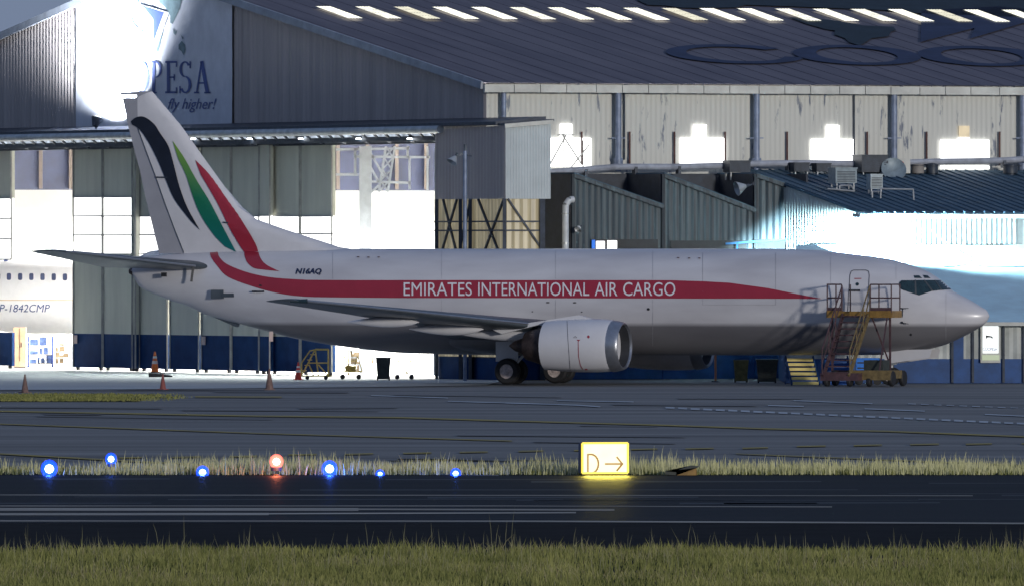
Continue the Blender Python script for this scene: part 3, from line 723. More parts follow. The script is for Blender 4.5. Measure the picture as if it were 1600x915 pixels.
# ------------------------------------------------------------------ sawtooth annex along the hangar's long side
DU = -3.6
annex = thing('sawtooth_annex', 'row of old corrugated sheds with a sawtooth roof beside the big hangar', 'shed', H(DU, v_of(895, DU), 0))
def apart(mb, name, mat, parent=None): return mb.build(name, mat, parent or annex, world=True)
units = ((895, 1035, 272, 321), (1036, 1179, 272, 327), (1180, 1262, 272, 300))
for (x0, x1, y0, y1) in units:
    va, vb = v_of(x0, DU), v_of(x1, DU); zA, zB = zs(x0, y0, DU), zs(x1, y1, DU); L = vb - va
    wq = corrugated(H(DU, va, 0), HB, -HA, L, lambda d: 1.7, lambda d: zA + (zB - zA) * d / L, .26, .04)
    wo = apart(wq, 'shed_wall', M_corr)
    lw = MB(); lw.prism([H(DU, va, 0), H(DU, vb, 0), H(DU, vb, 1.7), H(DU, va, 1.7)], HA * .1); apart(lw, 'kick_wall', M_wallblue, wo)
    rf = MB(); rf.prism([H(DU - .12, va, zA), H(DU - .12, vb, zB), H(DU - .12, vb, zB + .06), H(DU - .12, va, zA + .06)], HA * 3.6); apart(rf, 'shed_roof', M_lowroof, wo)
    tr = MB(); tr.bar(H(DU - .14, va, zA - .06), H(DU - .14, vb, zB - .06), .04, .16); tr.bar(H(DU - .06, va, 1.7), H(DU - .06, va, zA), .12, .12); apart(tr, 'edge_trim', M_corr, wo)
    # clerestory of the next bay rises above this roof's low edge
    ze = zs(x1, y0, DU)
    ce = MB(); ce.prism([H(DU + .1, vb - .02, zB - .3), H(3.6 * 0 - .1, vb - .02, zB - .3), H(-.1, vb - .02, ze), H(DU + .1, vb - .02, ze)], HB * .08); 
    ce.prism([H(-.45, va, zA - 3), H(-.45, vb, zA - 3), H(-.45, vb, zs(x0, 271.5, -.45)), H(-.45, va, zs(x0, 271.5, -.45))], HA * .1)
    apart(ce, 'clerestory', M_cleres, wo)
m = MB(); va = v_of(895, DU)
m.prism([H(DU, va - .02, 0), H(-.1, va - .02, 0), H(-.1, va - .02, zs(895, 272, DU)), H(DU, va - .02, zs(895, 272, DU))], -HB * .08); apart(m, 'end_wall', M_cleres)
# shed windows just above the aircraft's back
def shed_pane(x0, y0, x1, y1, mat, name, off=.1):
    u = DU - off; m = MB(); va, vb = v_of(x0, u), v_of(x1, u)
    m.prism([H(u, va, zs(x0, y1, u)), H(u, vb, zs(x0, y1, u)), H(u, vb, zs(x0, y0, u)), H(u, va, zs(x0, y0, u))], HA * .04); return apart(m, name, mat)
wb = shed_pane(924, 374, 1028, 400, M_dark, 'shed_window')
for a_ in ((932, 377, 945, 389), (949.5, 376, 964, 389)):
    u = DU - .15; q = MB(); va, vb = v_of(a_[0], u), v_of(a_[2], u); q.prism([H(u, va, zs(a_[0], a_[3], u)), H(u, vb, zs(a_[0], a_[3], u)), H(u, vb, zs(a_[0], a_[1], u)), H(u, va, zs(a_[0], a_[1], u))], HA * .03); apart(q, 'pane', M_win, wb)
q = MB(); u = DU - .15; va, vb = v_of(925, u), v_of(930, u); q.prism([H(u, va, 4.9), H(u, vb, 4.9), H(u, vb, zs(925, 375, u)), H(u, va, zs(925, 375, u))], HA * .03); apart(q, 'pane', em('blue lit pane', (.02, .2, .9), .7), wb)
shed_pane(1048, 376, 1166, 400, M_dark, 'shed_window')
shed_pane(1178, 374, 1236, 400, M_dark, 'shed_window', .12)
q = MB(); u = DU - .3; q.bar(H(u, v_of(1134, u), zs(1134, 381, u)), H(u, v_of(1232, u), zs(1232, 374, u)), .05, .08); q.bar(H(u, v_of(1152, u), 4.9), H(u, v_of(1152, u), zs(1152, 378, u)), .06, .06); apart(q, 'awning_rail', pm('bright blue steel', (.02, .2, .5), .5))

# ------------------------------------------------------------------ low building with lit fascia, pale lean-to and blue wall
DL = DU - 6.9
low = thing('workshop', 'low workshop with dark roof, floodlit corrugated fascia and a pale lean-to over a blue wall', 'building', H(DL, v_of(1347, DL), 0))
def lpart(mb, name, mat, parent=None, smooth=False): return mb.build(name, mat, parent or low, world=True, smooth=smooth)
v1, v2 = v_of(1347, DL), v_of(1347, DL) + 26
ze = zs(1347, 334, DL); zbk = zs(1238, 289, DU)
SL = (zbk - ze) / (DU - DL)
ztop = ze + SL * (-.4 - DL)
m = MB(); m.prism([H(DL - .25, v1 - .1, ze - .04), H(-.4, v1 - .1, ztop), H(-.4, v1 - .1, ztop + .08), H(DL - .25, v1 - .1, ze + .04)], HB * 26); lpart(m, 'workshop_roof', M_lowroof)
m = MB(); 
for k in range(60):
    v = v1 + k * .44; m.bar(H(DL - .25, v, ze + .06), H(-.4, v, ztop + .1), .05, .04)
lpart(m, 'roof_seams', M_lowroof)
m = corrugated(H(DL, v1, 0), HB, -HA, zs(1, 1) * 0 + (v_of(1589, DL) - v1), lambda d: zs(1347, 381, DL), lambda d: ze - .12, .22, .05); lpart(m, 'fascia', M_fascia)
m = MB(); m.bar(H(DL - .3, v1 - .1, ze - .1), H(DL - .3, v1 + 26, ze - .1), .12, .16); lpart(m, 'gutter', M_trim)
m = MB(); m.prism([H(DL + .1, v1, 0), H(DL + .1, v1 + 25, 0), H(DL + .1, v1 + 25, zs(1347, 381, DL)), H(DL + .1, v1, zs(1347, 381, DL))], HA * .1)
m.prism([H(DL + .02, v_of(1590, DL), 4), H(DL + .02, v1 + 25, 4), H(DL + .02, v1 + 25, ze), H(DL + .02, v_of(1590, DL), ze)], HA * .1); lpart(m, 'back_wall', M_wallwhite)
m = corrugated(H(DL, v1, 0), HA, -HB, DU - DL + .1, lambda d: 1.0, lambda d: ze - .02 + SL * d, .24, .05); lpart(m, 'end_wall', M_fascia)
m = MB(); ua = DL + 2.6; ub = DL + 4.9
m.prism([H(ua - .7, v1 - .1, 4.9), H(ub - .6, v1 - .1, 4.9), H(ub - .6, v1 - .1, 5.36), H(ua - .7, v1 - .1, 5.36)], -HB * .05); lpart(m, 'end_opening', M_dark)
# lean-to: front eave, sloping pale roof, blue and white wall
FY = 502.5
xl, xr = (1228 - 800) * FY / FPX, 30.0
ez = CH + (HZ - 503) * FY / FPX
tl, trr = H(DL - .05, v_of(1245, DL), 0), H(DL - .05, v1 + 22, 0)
ztl = zs(1450, 383, DL)
m = MB(); nX, nY = 30, 8
for i in range(nX + 1):
    for j in range(nY + 1):
        fx, fy = i / nX, j / nY
        A_ = Vector((xl + (xr - xl) * fx, FY - .5, ez)); B_ = Vector((tl.x + (trr.x - tl.x) * fx, tl.y + (trr.y - tl.y) * fx, ztl))
        q = A_.lerp(B_, fy); q.z += .28 * math.sin(fy * math.pi) + .02 * math.sin(i * 1.7) ; m.v.append(tuple(q))
for i in range(nX):
    for j in range(nY): m.f.append((i * (nY + 1) + j, (i + 1) * (nY + 1) + j, (i + 1) * (nY + 1) + j + 1, i * (nY + 1) + j + 1))
lean = lpart(m, 'lean_to_roof', M_canopy, smooth=True)
def on_lean(px, py):
    n = (Vector((xr, FY - .5, ez)) - Vector((xl, FY - .5, ez))).cross(Vector((tl.x, tl.y, ztl)) - Vector((xl, FY - .5, ez))).normalized()
    q = onplane(px, py, Vector((xl, FY - .5, ez)), n); return q + Vector((0, -.35, .36))
m = MB(); m.path([on_lean(*p_) for p_ in ((1452, 372), (1470, 388), (1492, 402), (1506, 410), (1518, 416), (1519, 421), (1508, 428), (1490, 431), (1475, 431))], .02, 5); m.path([on_lean(*p_) for p_ in ((1519, 421), (1530, 430), (1545, 431), (1600, 431))], .018, 5)
lpart(m, 'roof_cable', M_steel, lean)
m = MB(); m.bar((xl, FY - .52, ez - .06), (xr, FY - .52, ez - .06), .06, .14); lpart(m, 'lean_to_gutter', M_trim)
zmid = CH + (HZ - 560) * FY / FPX
m = corrugated(Vector((xl, FY, 0)), Vector((1, 0, 0)), Vector((0, -1, 0)), xr - xl, lambda d: zmid, lambda d: ez - .03, .3, .03); lpart(m, 'front_wall', M_wallwhite)
m = MB(); m.box(((xl + xr) / 2, FY + .02, zmid / 2), (xr - xl, .1, zmid)); lpart(m, 'blue_dado', M_wallblue)
for x in (1395, 1488, 1520, 1568, 1600):
    m = MB(); m.box(((x - 800) * FY / FPX, FY - .08, ez / 2), (.09, .09, ez - .05)); lpart(m, 'wall_post', M_steel)
m = MB(); m.box(((1497 - 800) * FY / FPX, FY - .05, .95), (.42, .06, 1.9)); lpart(m, 'wall_door', M_wallblue)
m = MB(); m.box((xl + .05, FY + 7, 1.1), (.1, 14, 2.2)); lpart(m, 'lean_to_side', M_wallblue)

# lightbox poster on the white wall
lb = thing('lightbox_poster', 'narrow white lit poster with small blue capitals on the wall right of the nose', 'sign', at(1548, 565, FY - .12))
m = MB(); A_, B_ = at(1532, 507, FY - .12), at(1563, 566, FY - .12)
m.box(((A_.x + B_.x) / 2, FY - .13, (A_.z + B_.z) / 2), (B_.x - A_.x, .1, A_.z - B_.z)); m.build('frame', M_trim, lb, world=True)
C_, D_ = at(1535.5, 509, FY - .2), at(1560, 551, FY - .2)
m = MB(); m.box(((C_.x + D_.x) / 2, FY - .19, (C_.z + D_.z) / 2), (D_.x - C_.x, .03, C_.z - D_.z)); m.build('lit_face', em('lightbox face', (.95, 1, 1), 1.25), lb, world=True)
E_ = at(1548, 558, FY - .2); m = MB(); m.box((E_.x, FY - .19, E_.z), (B_.x - A_.x - .1, .03, .2)); m.build('lower_strip', em('lightbox strip', (.75, .85, .6), .45), lb, world=True)
fp = lambda x, y: at(x, y, FY - .215)
join(decal(text_bm('COOPESA', 1536, 542, 1558, 547.5, bold=.01), fp)).build('poster_lettering', M_bink, lb, world=True)
join(decal(tess2d([(1540, 523), (1546, 524), (1551, 525), (1551, 529), (1548, 526.5), (1543, 526.5), (1541, 529)], 0), fp)).build('poster_mark', M_dark, lb, world=True)

# floodlight on the workshop corner
fp0 = H(DL - 1.3, v1 - .9, 0); fz = zs(1347, 345, DL)
wf = thing('workshop_floodlight', 'glaring floodlight bracketed off the workshop corner above the lean-to', 'floodlight', Vector((fp0.x, fp0.y, fz)))
cpos = Vector((fp0.x, fp0.y, fz))
m = MB(); m.bar(H(DL - .2, v1, fz + .35), cpos + Vector((0, 0, .3)), .05, .05); m.build('bracket', M_steel, wf, world=True)
m = MB(); m.box(cpos + Vector((0, 0, .2)), (.3, .3, .16)); m.build('housing', M_steel, wf, world=True)
m = MB(); m.lathe([(.03, -.12), (.14, -.06), (.17, .04), (.12, .1)], cpos, 16); m.build('lens', em('workshop lamp lens', (.75, .95, 1), 40), wf, world=True, smooth=True)
def point(name, loc, en, col, rad):
    ld = bpy.data.lights.new(name, 'POINT'); ld.energy = en; ld.color = col; ld.shadow_soft_size = rad
    o = bpy.data.objects.new(name, ld); COL.objects.link(o); o.location = loc; return o
spot('workshop_lamp', cpos + Vector((-.1, -.1, -.35)), cpos + HA * .5 + HB * .9 + Vector((0, 0, -2.0)), 32000, R(156), .25, (.60, .90, 1), .15)

# ------------------------------------------------------------------ roof clutter between annex and hangar
def roofunit(name, label, cat, x0, y0, x1, y1, mat, u, kind='box', group=None, rz=0):
    z0, z1 = zs(x0, y1, u), zs(x0, y0, u); c = H(u, v_of((x0 + x1) / 2, u), z0); wd = (x1 - x0) * c.y / FPX; ht = z1 - z0
    t = thing(name, label, cat, c, -R(25) + R(90) * 0 + rz, group)
    t.rotation_euler = (0, 0, math.atan2(HB.y, HB.x))
    m = MB()
    if kind == 'box':
        m.box((0, 0, ht / 2 + .02), (wd, wd * .7, ht - .04)); m.build('casing', mat, t)
        g_ = MB()
        for k in range(7): g_.box((0, -wd * .35 - .012, ht * (.18 + .1 * k)), (wd * .84, .02, ht * .045))
        g_.build('grille', M_steel, t)
        c_ = MB(); c_.box((0, 0, ht + .0), (wd * 1.05, wd * .76, .05)); c_.build('lid', mat, t)
        f_ = MB()
        for sx_ in (-.4, .4):
            for sy_ in (-.25, .25): f_.box((sx_ * wd, sy_ * wd, -.12), (.05, .05, .3))
        f_.build('stand', M_galv, t)
    elif kind == 'drum':
        m.lathe([(wd / 2, 0), (wd / 2, ht * .8), (wd * .42, ht * .95), (wd * .2, ht)], n=20); m.build('casing', mat, t, smooth=True)
        c_ = MB(); c_.lathe([(wd * .56, ht * .78), (wd * .56, ht * .84)], n=20); c_.build('rim', M_steel, t)
        c_ = MB(); c_.tube((0, 0, -.3), (0, 0, .02), wd * .3); c_.build('stub', M_steel, t)
    return t
UB = -1.4
roofunit('roof_unit', 'largest dark boxy roof unit, in front of the hangar side wall', 'air unit', 1337, 243, 1383, 271, M_acdark, UB)
roofunit('roof_unit', 'dark low roof unit under the second lit window from the left', 'air unit', 1133, 252, 1169, 271, M_acdark, UB)
roofunit('roof_unit', 'small dark roof unit left of the largest one', 'air unit', 1271, 256, 1296, 270, M_acdark, UB)
roofunit('roof_unit', 'dark squat roof unit half hidden behind the pipe under a lit window', 'air unit', 1236, 255, 1262, 270, M_acdark, UB)
roofunit('roof_vent', 'tan round roof vent right of the dish', 'roof vent', 1424, 256, 1444, 271, pm('tan vent', (.22, .2, .18), .6), UB, 'drum')
roofunit('roof_vent', 'dark round roof vent beside the tan one', 'roof vent', 1447, 255, 1466, 271, M_acdark, UB, 'drum')
roofunit('roof_vent', 'dark round roof vent at the right edge of the roof', 'roof vent', 1567, 256, 1590, 271, M_acdark, UB, 'drum')
roofunit('air_conditioner', 'wide teal grey air conditioner on a stand on the dark workshop roof', 'air conditioner', 1298, 263, 1335, 288, M_ac, DL + 5.2)
roofunit('air_conditioner', 'narrow grey air conditioner with a pale side on the dark workshop roof', 'air conditioner', 1356, 273, 1377, 297, pm('pale unit casing', (.36, .42, .44), .5), DL + 4.2)
# white box with red dot
c = H(UB, v_of(1408, UB), zs(1408, 271, UB)); t = thing('meter_cabinet', 'white cabinet with a red disc on the roof ridge', 'cabinet', c, math.atan2(HB.y, HB.x))
m = MB(); m.box((0, 0, .3), (.62, .4, .6)); m.build('casing', M_trim, t)
m = MB(); m.tube((-.08, -.2, .38), (-.08, -.215, .38), .1, 16); m.build('red_disc', M_redcone, t)
# dish
c = H(UB - .5, v_of(1395, UB - .5), zs(1395, 272, UB - .5)); t = thing('satellite_dish', 'grey satellite dish lying tilted on the roof ridge', 'dish', c)
m = MB(); prof = [(.02, .0), (.25, .04), (.42, .12), (.52, .2)]
m.lathe(prof + [(r_ - .01, h_ + .02) for r_, h_ in reversed(prof)], n=24); o = m.build('dish_bowl', M_ac, t, smooth=True); o.rotation_euler = (R(62), 0, R(10)); o.location = (0, 0, .1)
m = MB(); m.tube((0, .1, -.4), (0, .1, .15), .04); m.build('mast', M_steel, t)
# pipe frames on the workshop roof
def frame_on_roof(pts, label, u):
    P = [H(u, v_of(x, u), zs(x, y, u)) for x, y in pts]
    t = thing('pipe_frame', label, 'pipe frame', P[0]); m = MB(); m.path(P, .035, 6); m.build('pipe_run', M_galv, t, world=True); return t
frame_on_roof([(1374, 295), (1427, 296), (1428, 322)], 'pale pipe bent down like a hook on the dark workshop roof', DL + 2.6)
frame_on_roof([(1293, 295), (1335, 299), (1330, 290), (1312, 290), (1312, 297)], 'pale pipe frame below the wide air conditioner', DL + 4.6)
frame_on_roof([(1363, 309), (1363, 299), (1376, 299), (1376, 310)], 'pale square pipe frame below the narrow air conditioner', DL + 3.2)

# long sagging pipe on brackets over the sheds
pts = [(858, 269), (915, 265), (965, 261), (1055, 261), (1130, 259), (1180, 256), (1270, 255), (1330, 256), (1400, 255), (1470, 252.5), (1520, 252), (1570, 251), (1640, 246)]
UPp = -1.0
P = [H(UPp, v_of(x, UPp), zs(x, y, UPp)) for x, y in pts]
t = thing('overhead_pipe', 'long thick grey pipe sagging along the foot of the hangar side wall', 'pipe', P[0])
m = MB(); m.path(P, .13, 10); m.build('pipe_run', pm('weathered pipe', (.3, .32, .37), .5, .1, var=.25, scale=2), t, world=True)
m = MB()
for x, y in ((914, 266), (992, 262), (1060, 261), (1231, 256), (1568, 252)): 
    q = H(UPp, v_of(x, UPp), zs(x, y, UPp)); m.box(q + Vector((0, 0, -.12)), (.12, .3, .3), rz=.4)
m.build('pipe_bracket', M_steel, t, world=True)

# white vent stack and small lamp beside the sheds
uv = DU - .5
P = [H(uv, v_of(x, uv), zs(x, y, uv)) for x, y in ((883.5, 600), (883.5, 335), (884, 320), (890, 312), (896, 312))]; P[0].z = 0
t = thing('vent_stack', 'white bent vent stack standing at the left corner of the sheds', 'pipe', P[0])
m = MB(); m.path(P, .13, 12); m.build('stack_pipe', pm('white pipe', (.5, .53, .56), .45), t, world=True, smooth=True)
m = MB(); 
for y in (334, 380): q = H(uv, v_of(883.5, uv), zs(883.5, y, uv)); m.tube(q - UP * .03, q + UP * .03, .145, 12)
m.build('pipe_collar', M_galv, t, world=True)

# floodlights on poles / brackets
def reflector(t, c, d, r=.34, L=.42, mat=M_galv):
    d = Vector(d).normalized()
    m = MB(); m.tube(c - d * L, c, r * .25, 18, r, cap=False); m.build('reflector', mat, t, world=True, smooth=True)
    m = MB(); m.tube(c - d * (L + .15), c - d * L, r * .22, 10); m.build('socket', M_steel, t, world=True)
    m = MB(); q = c - d * L * .55; m.lathe([(.01, -.09), (.07, -.05), (.09, .03), (.04, .1)], q, 10); m.build('bulb', pm('frosted bulb', (.7, .72, .72), .3), t, world=True, smooth=True)
pb = at(726.5, 592, 511.5); pb.z = 0
t = thing('lamp_post', 'slim blue lamp post with a tilted bell lamp before the grey outrigger', 'lamp post', pb)
ptop = at(726.5, 236, 511.5)
m = MB(); m.tube(pb, ptop, .075, 10); m.build('post', M_bluesteel, t, world=True, smooth=True)
m = MB(); m.bar(ptop - UP * .1, at(714, 244, 511.4), .05, .05); m.tube(ptop - UP * .02, ptop + UP * .25, .05, 8); m.bar(ptop - UP * .15, at(737, 244, 511.5), .04, .04); m.build('lamp_arm', M_steel, t, world=True)
reflector(t, at(706, 254, 511.2), (-.45, -.35, -.75), .22, .3)
lb0 = H(DU - .5, v_of(1177, DU), zs(1177, 287, DU))
t = thing('wall_lamp', 'bell lamp on a bracket in front of the dark clerestory', 'wall lamp', lb0)
m = MB(); m.bar(at(1178, 287, lb0.y), at(1168, 290, lb0.y - .6), .05, .05); m.box(at(1178, 287, lb0.y), (.1, .3, .14)); m.build('lamp_arm', M_steel, t, world=True)
reflector(t, at(1151, 295, lb0.y - .8), (-.85, -.3, -.25), .3, .4)
lb1 = H(DU - .3, v_of(908, DU), zs(908, 357, DU))
t = thing('wall_lamp', 'tiny hooded lamp low on the dark shed wall beside the white stack', 'wall lamp', lb1)
m = MB(); m.bar(at(908, 362, lb1.y), at(905, 357, lb1.y - .3), .04, .04); m.build('lamp_arm', M_steel, t, world=True)
reflector(t, at(902, 359, lb1.y - .4), (-.4, -.6, -.4), .13, .2)

# ------------------------------------------------------------------ the cargo jet
TH = R(20.5); CT, ST = math.cos(TH), math.sin(TH)
YN = 494.0; XN = (1545.5 - 800) * YN / FPX
FW = Vector((CT, -ST, 0)); LF = Vector((ST, CT, 0))
jet = thing('cargo_jet', 'white twin engine cargo jet with a long red stripe and striped tail before the hangar', 'airplane', (XN, YN, 0), -TH)
NJ = Vector((XN, YN, 0))
def PL(px, py, t=0.0):
    """photo point on the lengthwise plane t metres to starboard -> (s aft of nose, height)"""
    g = (px - 800) / FPX
    s = (XN - ST * t - g * (YN - CT * t)) / (CT + ST * g)
    Y = YN + ST * s - CT * t
    return s, CH + (HZ - py) * Y / FPX
def L(s, t, z): return Vector((-s, -t, z))
def toloc(p): d = Vector(p) - NJ; return Vector((d.dot(FW), d.dot(LF), d.z))
def locray(px, py): o, d = ray(px, py); return toloc(o), Vector((d.dot(FW), d.dot(LF), d.z)).normalized()
def pchip(xs, ys, x):
    xs, ys = np.array(xs, float), np.array(ys, float); h = np.diff(xs); dl = np.diff(ys) / h; m = np.zeros_like(xs)
    for i in range(1, len(xs) - 1):
        if dl[i - 1] * dl[i] > 0: w1, w2 = 2 * h[i] + h[i - 1], h[i] + 2 * h[i - 1]; m[i] = (w1 + w2) / (w1 / dl[i - 1] + w2 / dl[i])
    m[0], m[-1] = dl[0], dl[-1]; i = np.clip(np.searchsorted(xs, x) - 1, 0, len(h) - 1); t = np.clip((x - xs[i]) / h[i], 0, 1)
    return (2 * t**3 - 3 * t**2 + 1) * ys[i] + (t**3 - 2 * t**2 + t) * h[i] * m[i] + (-2 * t**3 + 3 * t**2) * ys[i + 1] + (t**3 - t**2) * h[i] * m[i + 1]
TOP = [(1545, 491), (1542, 485), (1533, 479), (1513, 467), (1486, 453), (1470, 438.5), (1451, 425.5), (1426, 415), (1401, 407.5), (1366, 400.5), (1325, 395.5), (1283, 391.3), (1240, 389.4), (1190, 388.7), (800, 388.7), (560, 388.7), (480, 389.5), (400, 391), (320, 394), (286, 396), (249, 399), (222, 405), (207, 419)]
BOT = [(1545, 495), (1543, 500), (1527, 513), (1501, 527), (1476, 538), (1451, 545), (1413, 551), (1376, 553.6), (1300, 554), (800, 554), (676, 552.4), (619, 550.5), (576, 546), (526, 539.5), (468, 529.5), (425, 519), (400, 512), (352, 500), (322, 491), (299, 480), (264, 468), (241, 459), (216, 446), (207, 427)]
ts = [PL(*p) for p in TOP]; bs = [PL(*p) for p in BOT]
s_end = min(ts[-1][0], bs[-1][0])
ss = np.concatenate([[0, .02, .06, .12, .2, .32, .48, .7], np.linspace(.95, 9, 34), np.linspace(9.4, 20, 24), np.linspace(20.5, s_end, 52)])
zt = pchip([q[0] for q in ts], [q[1] for q in ts], ss); zb = pchip([q[0] for q in bs], [q[1] for q in bs], ss)
hw = pchip([0, .06, .2, .5, 1, 2, 3, 4, 5, 6.2, 22, 25, 28, 31, 33.5, s_end], [.03, .13, .27, .48, .74, 1.14, 1.43, 1.64, 1.78, 1.88, 1.88, 1.72, 1.36, .92, .5, .16], ss)
NR = 64
fus = MB()
for k in range(len(ss)):
    cz, hz_ = (zt[k] + zb[k]) / 2, max(.03, (zt[k] - zb[k]) / 2)
    for i in range(NR):
        a_ = 2 * math.pi * i / NR; fus.v.append(tuple(L(ss[k], hw[k] * math.sin(a_), cz + hz_ * math.cos(a_))))
for k in range(len(ss) - 1):
    for i in range(NR): fus.f.append((k * NR + i, k * NR + (i + 1) % NR, (k + 1) * NR + (i + 1) % NR, (k + 1) * NR + i))
fus.f += [tuple(range(NR)), tuple(range((len(ss) - 1) * NR, len(ss) * NR))]
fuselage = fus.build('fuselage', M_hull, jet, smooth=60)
FB = BVHTree.FromPolygons([Vector(v) for v in fus.v], fus.f)
def jp(mb, name, mat, parent=None, smooth=False): return mb.build(name, mat, parent or jet, smooth=smooth)

# fin and rudder from the photographed outline, lens shaped in section
def zs_fin(pts): return [PL(x, y, 0) for x, y in pts]
FIN = [(216, 152), (237.6, 143), (283, 196.5), (319, 247.5), (352, 293), (376, 324), (400, 342.5), (450, 360), (500, 376), (531, 386), (566, 391), (470, 400), (330, 402), (292, 400), (289, 396), (274, 358), (244, 275), (216, 200)]
RUD = [(186.5, 144.5), (214, 143.2), (237, 143), (217, 151.5), (216.5, 200), (244.5, 275), (274.5, 358), (289, 396), (249, 396.5), (242.6, 371), (227.5, 308), (219, 268), (201, 200), (191, 153), (214, 153), (215, 149), (187, 149.5)]
def planform(pts, th_fn, step=.18):
    """plate of varying thickness around t=0 from an outline in (s,z)"""
    bm = tess2d([(s, z) for s, z in pts], 0); grid_cut(bm, step)
    m = MB(); bm.verts.index_update(); n = len(bm.verts)
    for sg in (1, -1):
        for v in bm.verts: m.v.append(tuple(L(v.co.x, sg * th_fn(v.co.x, v.co.y), v.co.y)))
    for f in bm.faces:
        ii = [v.index for v in f.verts]; m.f.append(tuple(ii)); m.f.append(tuple(i + n for i in reversed(ii)))
    for e in bm.edges:
        if len(e.link_faces) == 1: a_, b_ = e.verts[0].index, e.verts[1].index; m.f.append((a_, b_, b_ + n, a_ + n))
    bm.free(); return m
finp = zs_fin(FIN); rudp = zs_fin(RUD)
le = [(q[1], q[0]) for q in zs_fin([(566, 391), (531, 386), (500, 376), (450, 360), (400, 342.5), (352, 293), (319, 247.5), (283, 196.5), (237.6, 143)])]
hg = [(q[1], q[0]) for q in zs_fin([(289, 397), (274, 358), (244, 275), (216, 200), (205, 143)])]
te = [(q[1], q[0]) for q in zs_fin([(249, 397), (242.6, 371), (227.5, 308), (219, 268), (201, 200), (186, 144)])]
def itp(tab, z): return float(np.interp(z, [q[0] for q in tab], [q[1] for q in tab]))
def fin_th(s, z):
    a_, b_ = itp(le, z), itp(te, z); x = min(1, max(0, (s - a_) / max(.1, b_ - a_))); 
    tmax = .33 - .022 * (z - 5)
    return .012 + tmax * min(1.0, (x / .12) ** .5 if x < .12 else 1.0) * max(0, (1 - max(0, x - .35) / .66)) * min(1, .25 + (b_ - a_) * 0.2)
finm = planform(finp, fin_th)
fin = jp(finm, 'tail_fin', M_white, smooth=50)
rudm = planform(rudp, lambda s, z: max(.012, fin_th(s, z) - .008))
rud = jp(rudm, 'rudder', M_rudder, fin, smooth=50)
both = join(finm, rudm); TB = BVHTree.FromPolygons([Vector(v) for v in both.v], both.f)
m = MB(); m.path([L(*((lambda q: (q[0], .0, q[1]))(PL(x, y)))) + Vector((0, -(.02 + fin_th(*PL(x, y))), 0)) for x, y in ((216.5, 200), (230, 237), (244.5, 275), (259, 316), (274.5, 358), (289, 395))], .012, 5); jp(m, 'rudder_hinge', M_wingm, fin)
for x0, y0, x1, y1 in ((245, 277, 264, 277.5), (354, 347.5, 362, 348.5)):
    m = MB(); p_, q_ = PL(x0, y0), PL(x1, y1); m.bar(L(p_[0], fin_th(*p_) + .03, p_[1]), L(q_[0], fin_th(*q_) + .03, q_[1]), .05, .05); jp(m, 'hinge_fairing', M_steel, fin)

def on_bvh(T, off):
    def fn(px, py):
        o, d = locray(px, py); h = T.ray_cast(o, d)
        if h[0] is None: return None
        n = h[1]; n = -n if n.dot(d) > 0 else n
        return h[0] + n * off
    return fn
def smooth_poly(pts, n=6):
    """Catmull-Rom through open point list"""
    P = [np.array(p, float) for p in pts]; out = []
    for i in range(len(P) - 1):
        a_, b_, c_, d_ = P[max(0, i - 1)], P[i], P[i + 1], P[min(len(P) - 1, i + 2)]
        for k in range(n):
            t = k / n; out.append(tuple(.5 * ((2 * b_) + (-a_ + c_) * t + (2 * a_ - 5 * b_ + 4 * c_ - d_) * t * t + (-a_ + 3 * b_ - 3 * c_ + d_) * t ** 3)))
    out.append(tuple(P[-1])); return out
fF = lambda off: on_bvh(FB, off); fT = lambda off: on_bvh(TB, off)
# red cheat line and its tail swoosh
top = smooth_poly([(323, 372.5), (333, 384), (340, 394), (342.5, 401), (352, 411), (372, 420.5), (400, 429), (433, 434.3), (488, 437.7)], 5)[:-1] + [(560, 437.8), (800, 437.8), (1020, 437.8), (1051, 438), (1102, 439.7), (1139, 441.7), (1200, 450), (1245, 459)]
bot = [(1285, 466.6), (1200, 466.4), (1000, 466), (800, 465.4)] + smooth_poly([(620, 465.3), (526, 464.4), (475, 463), (438, 458.5), (400, 449), (357, 433), (339, 415), (329.5, 401), (327.5, 388)], 5)
jp(decal(tess2d(top + bot, 5), fF(.012)), 'cheat_line', M_red, fuselage)
rs = smooth_poly([(305, 250), (327, 273), (352, 308), (377, 343), (400, 381), (406, 401), (416, 413.6), (437, 424)], 5)[:-1] + smooth_poly([(437, 424), (412, 421.6), (397, 419), (387, 411), (382.5, 401), (381.5, 393), (376, 385), (359, 356), (339, 315.6), (314, 273)], 5)
jp(decal(tess2d(rs, 4), fT(.035)), 'red_stripe', M_red, fin)
lo = [p for p in rs if p[1] > 391]
jp(decal(tess2d(lo, 3), fF(.016)), 'red_stripe', M_red, fuselage)
gs = smooth_poly([(270, 220), (289, 248), (306.6, 280), (327, 313), (347, 351), (369.5, 393.6)], 5) + smooth_poly([(352, 385), (334, 366), (314, 335.8), (301.6, 305.6), (291.6, 275), (279, 248)], 5)
jp(decal(tess2d(gs, 4), fT(.035)), 'green_stripe', M_green, fin)
ks = smooth_poly([(205, 190), (213.7, 183.5), (226, 183), (241, 193.6), (251, 208.6), (264, 229), (271.5, 255), (281.5, 293), (294, 325.6), (313, 359.6)], 5) + smooth_poly([(299, 345.8), (274, 313), (261.5, 285.5), (249, 255), (234, 225), (218.7, 202.5), (207, 195)], 5)
jp(decal(tess2d(ks, 4), fT(.035)), 'black_stripe', M_blackliv, fin)
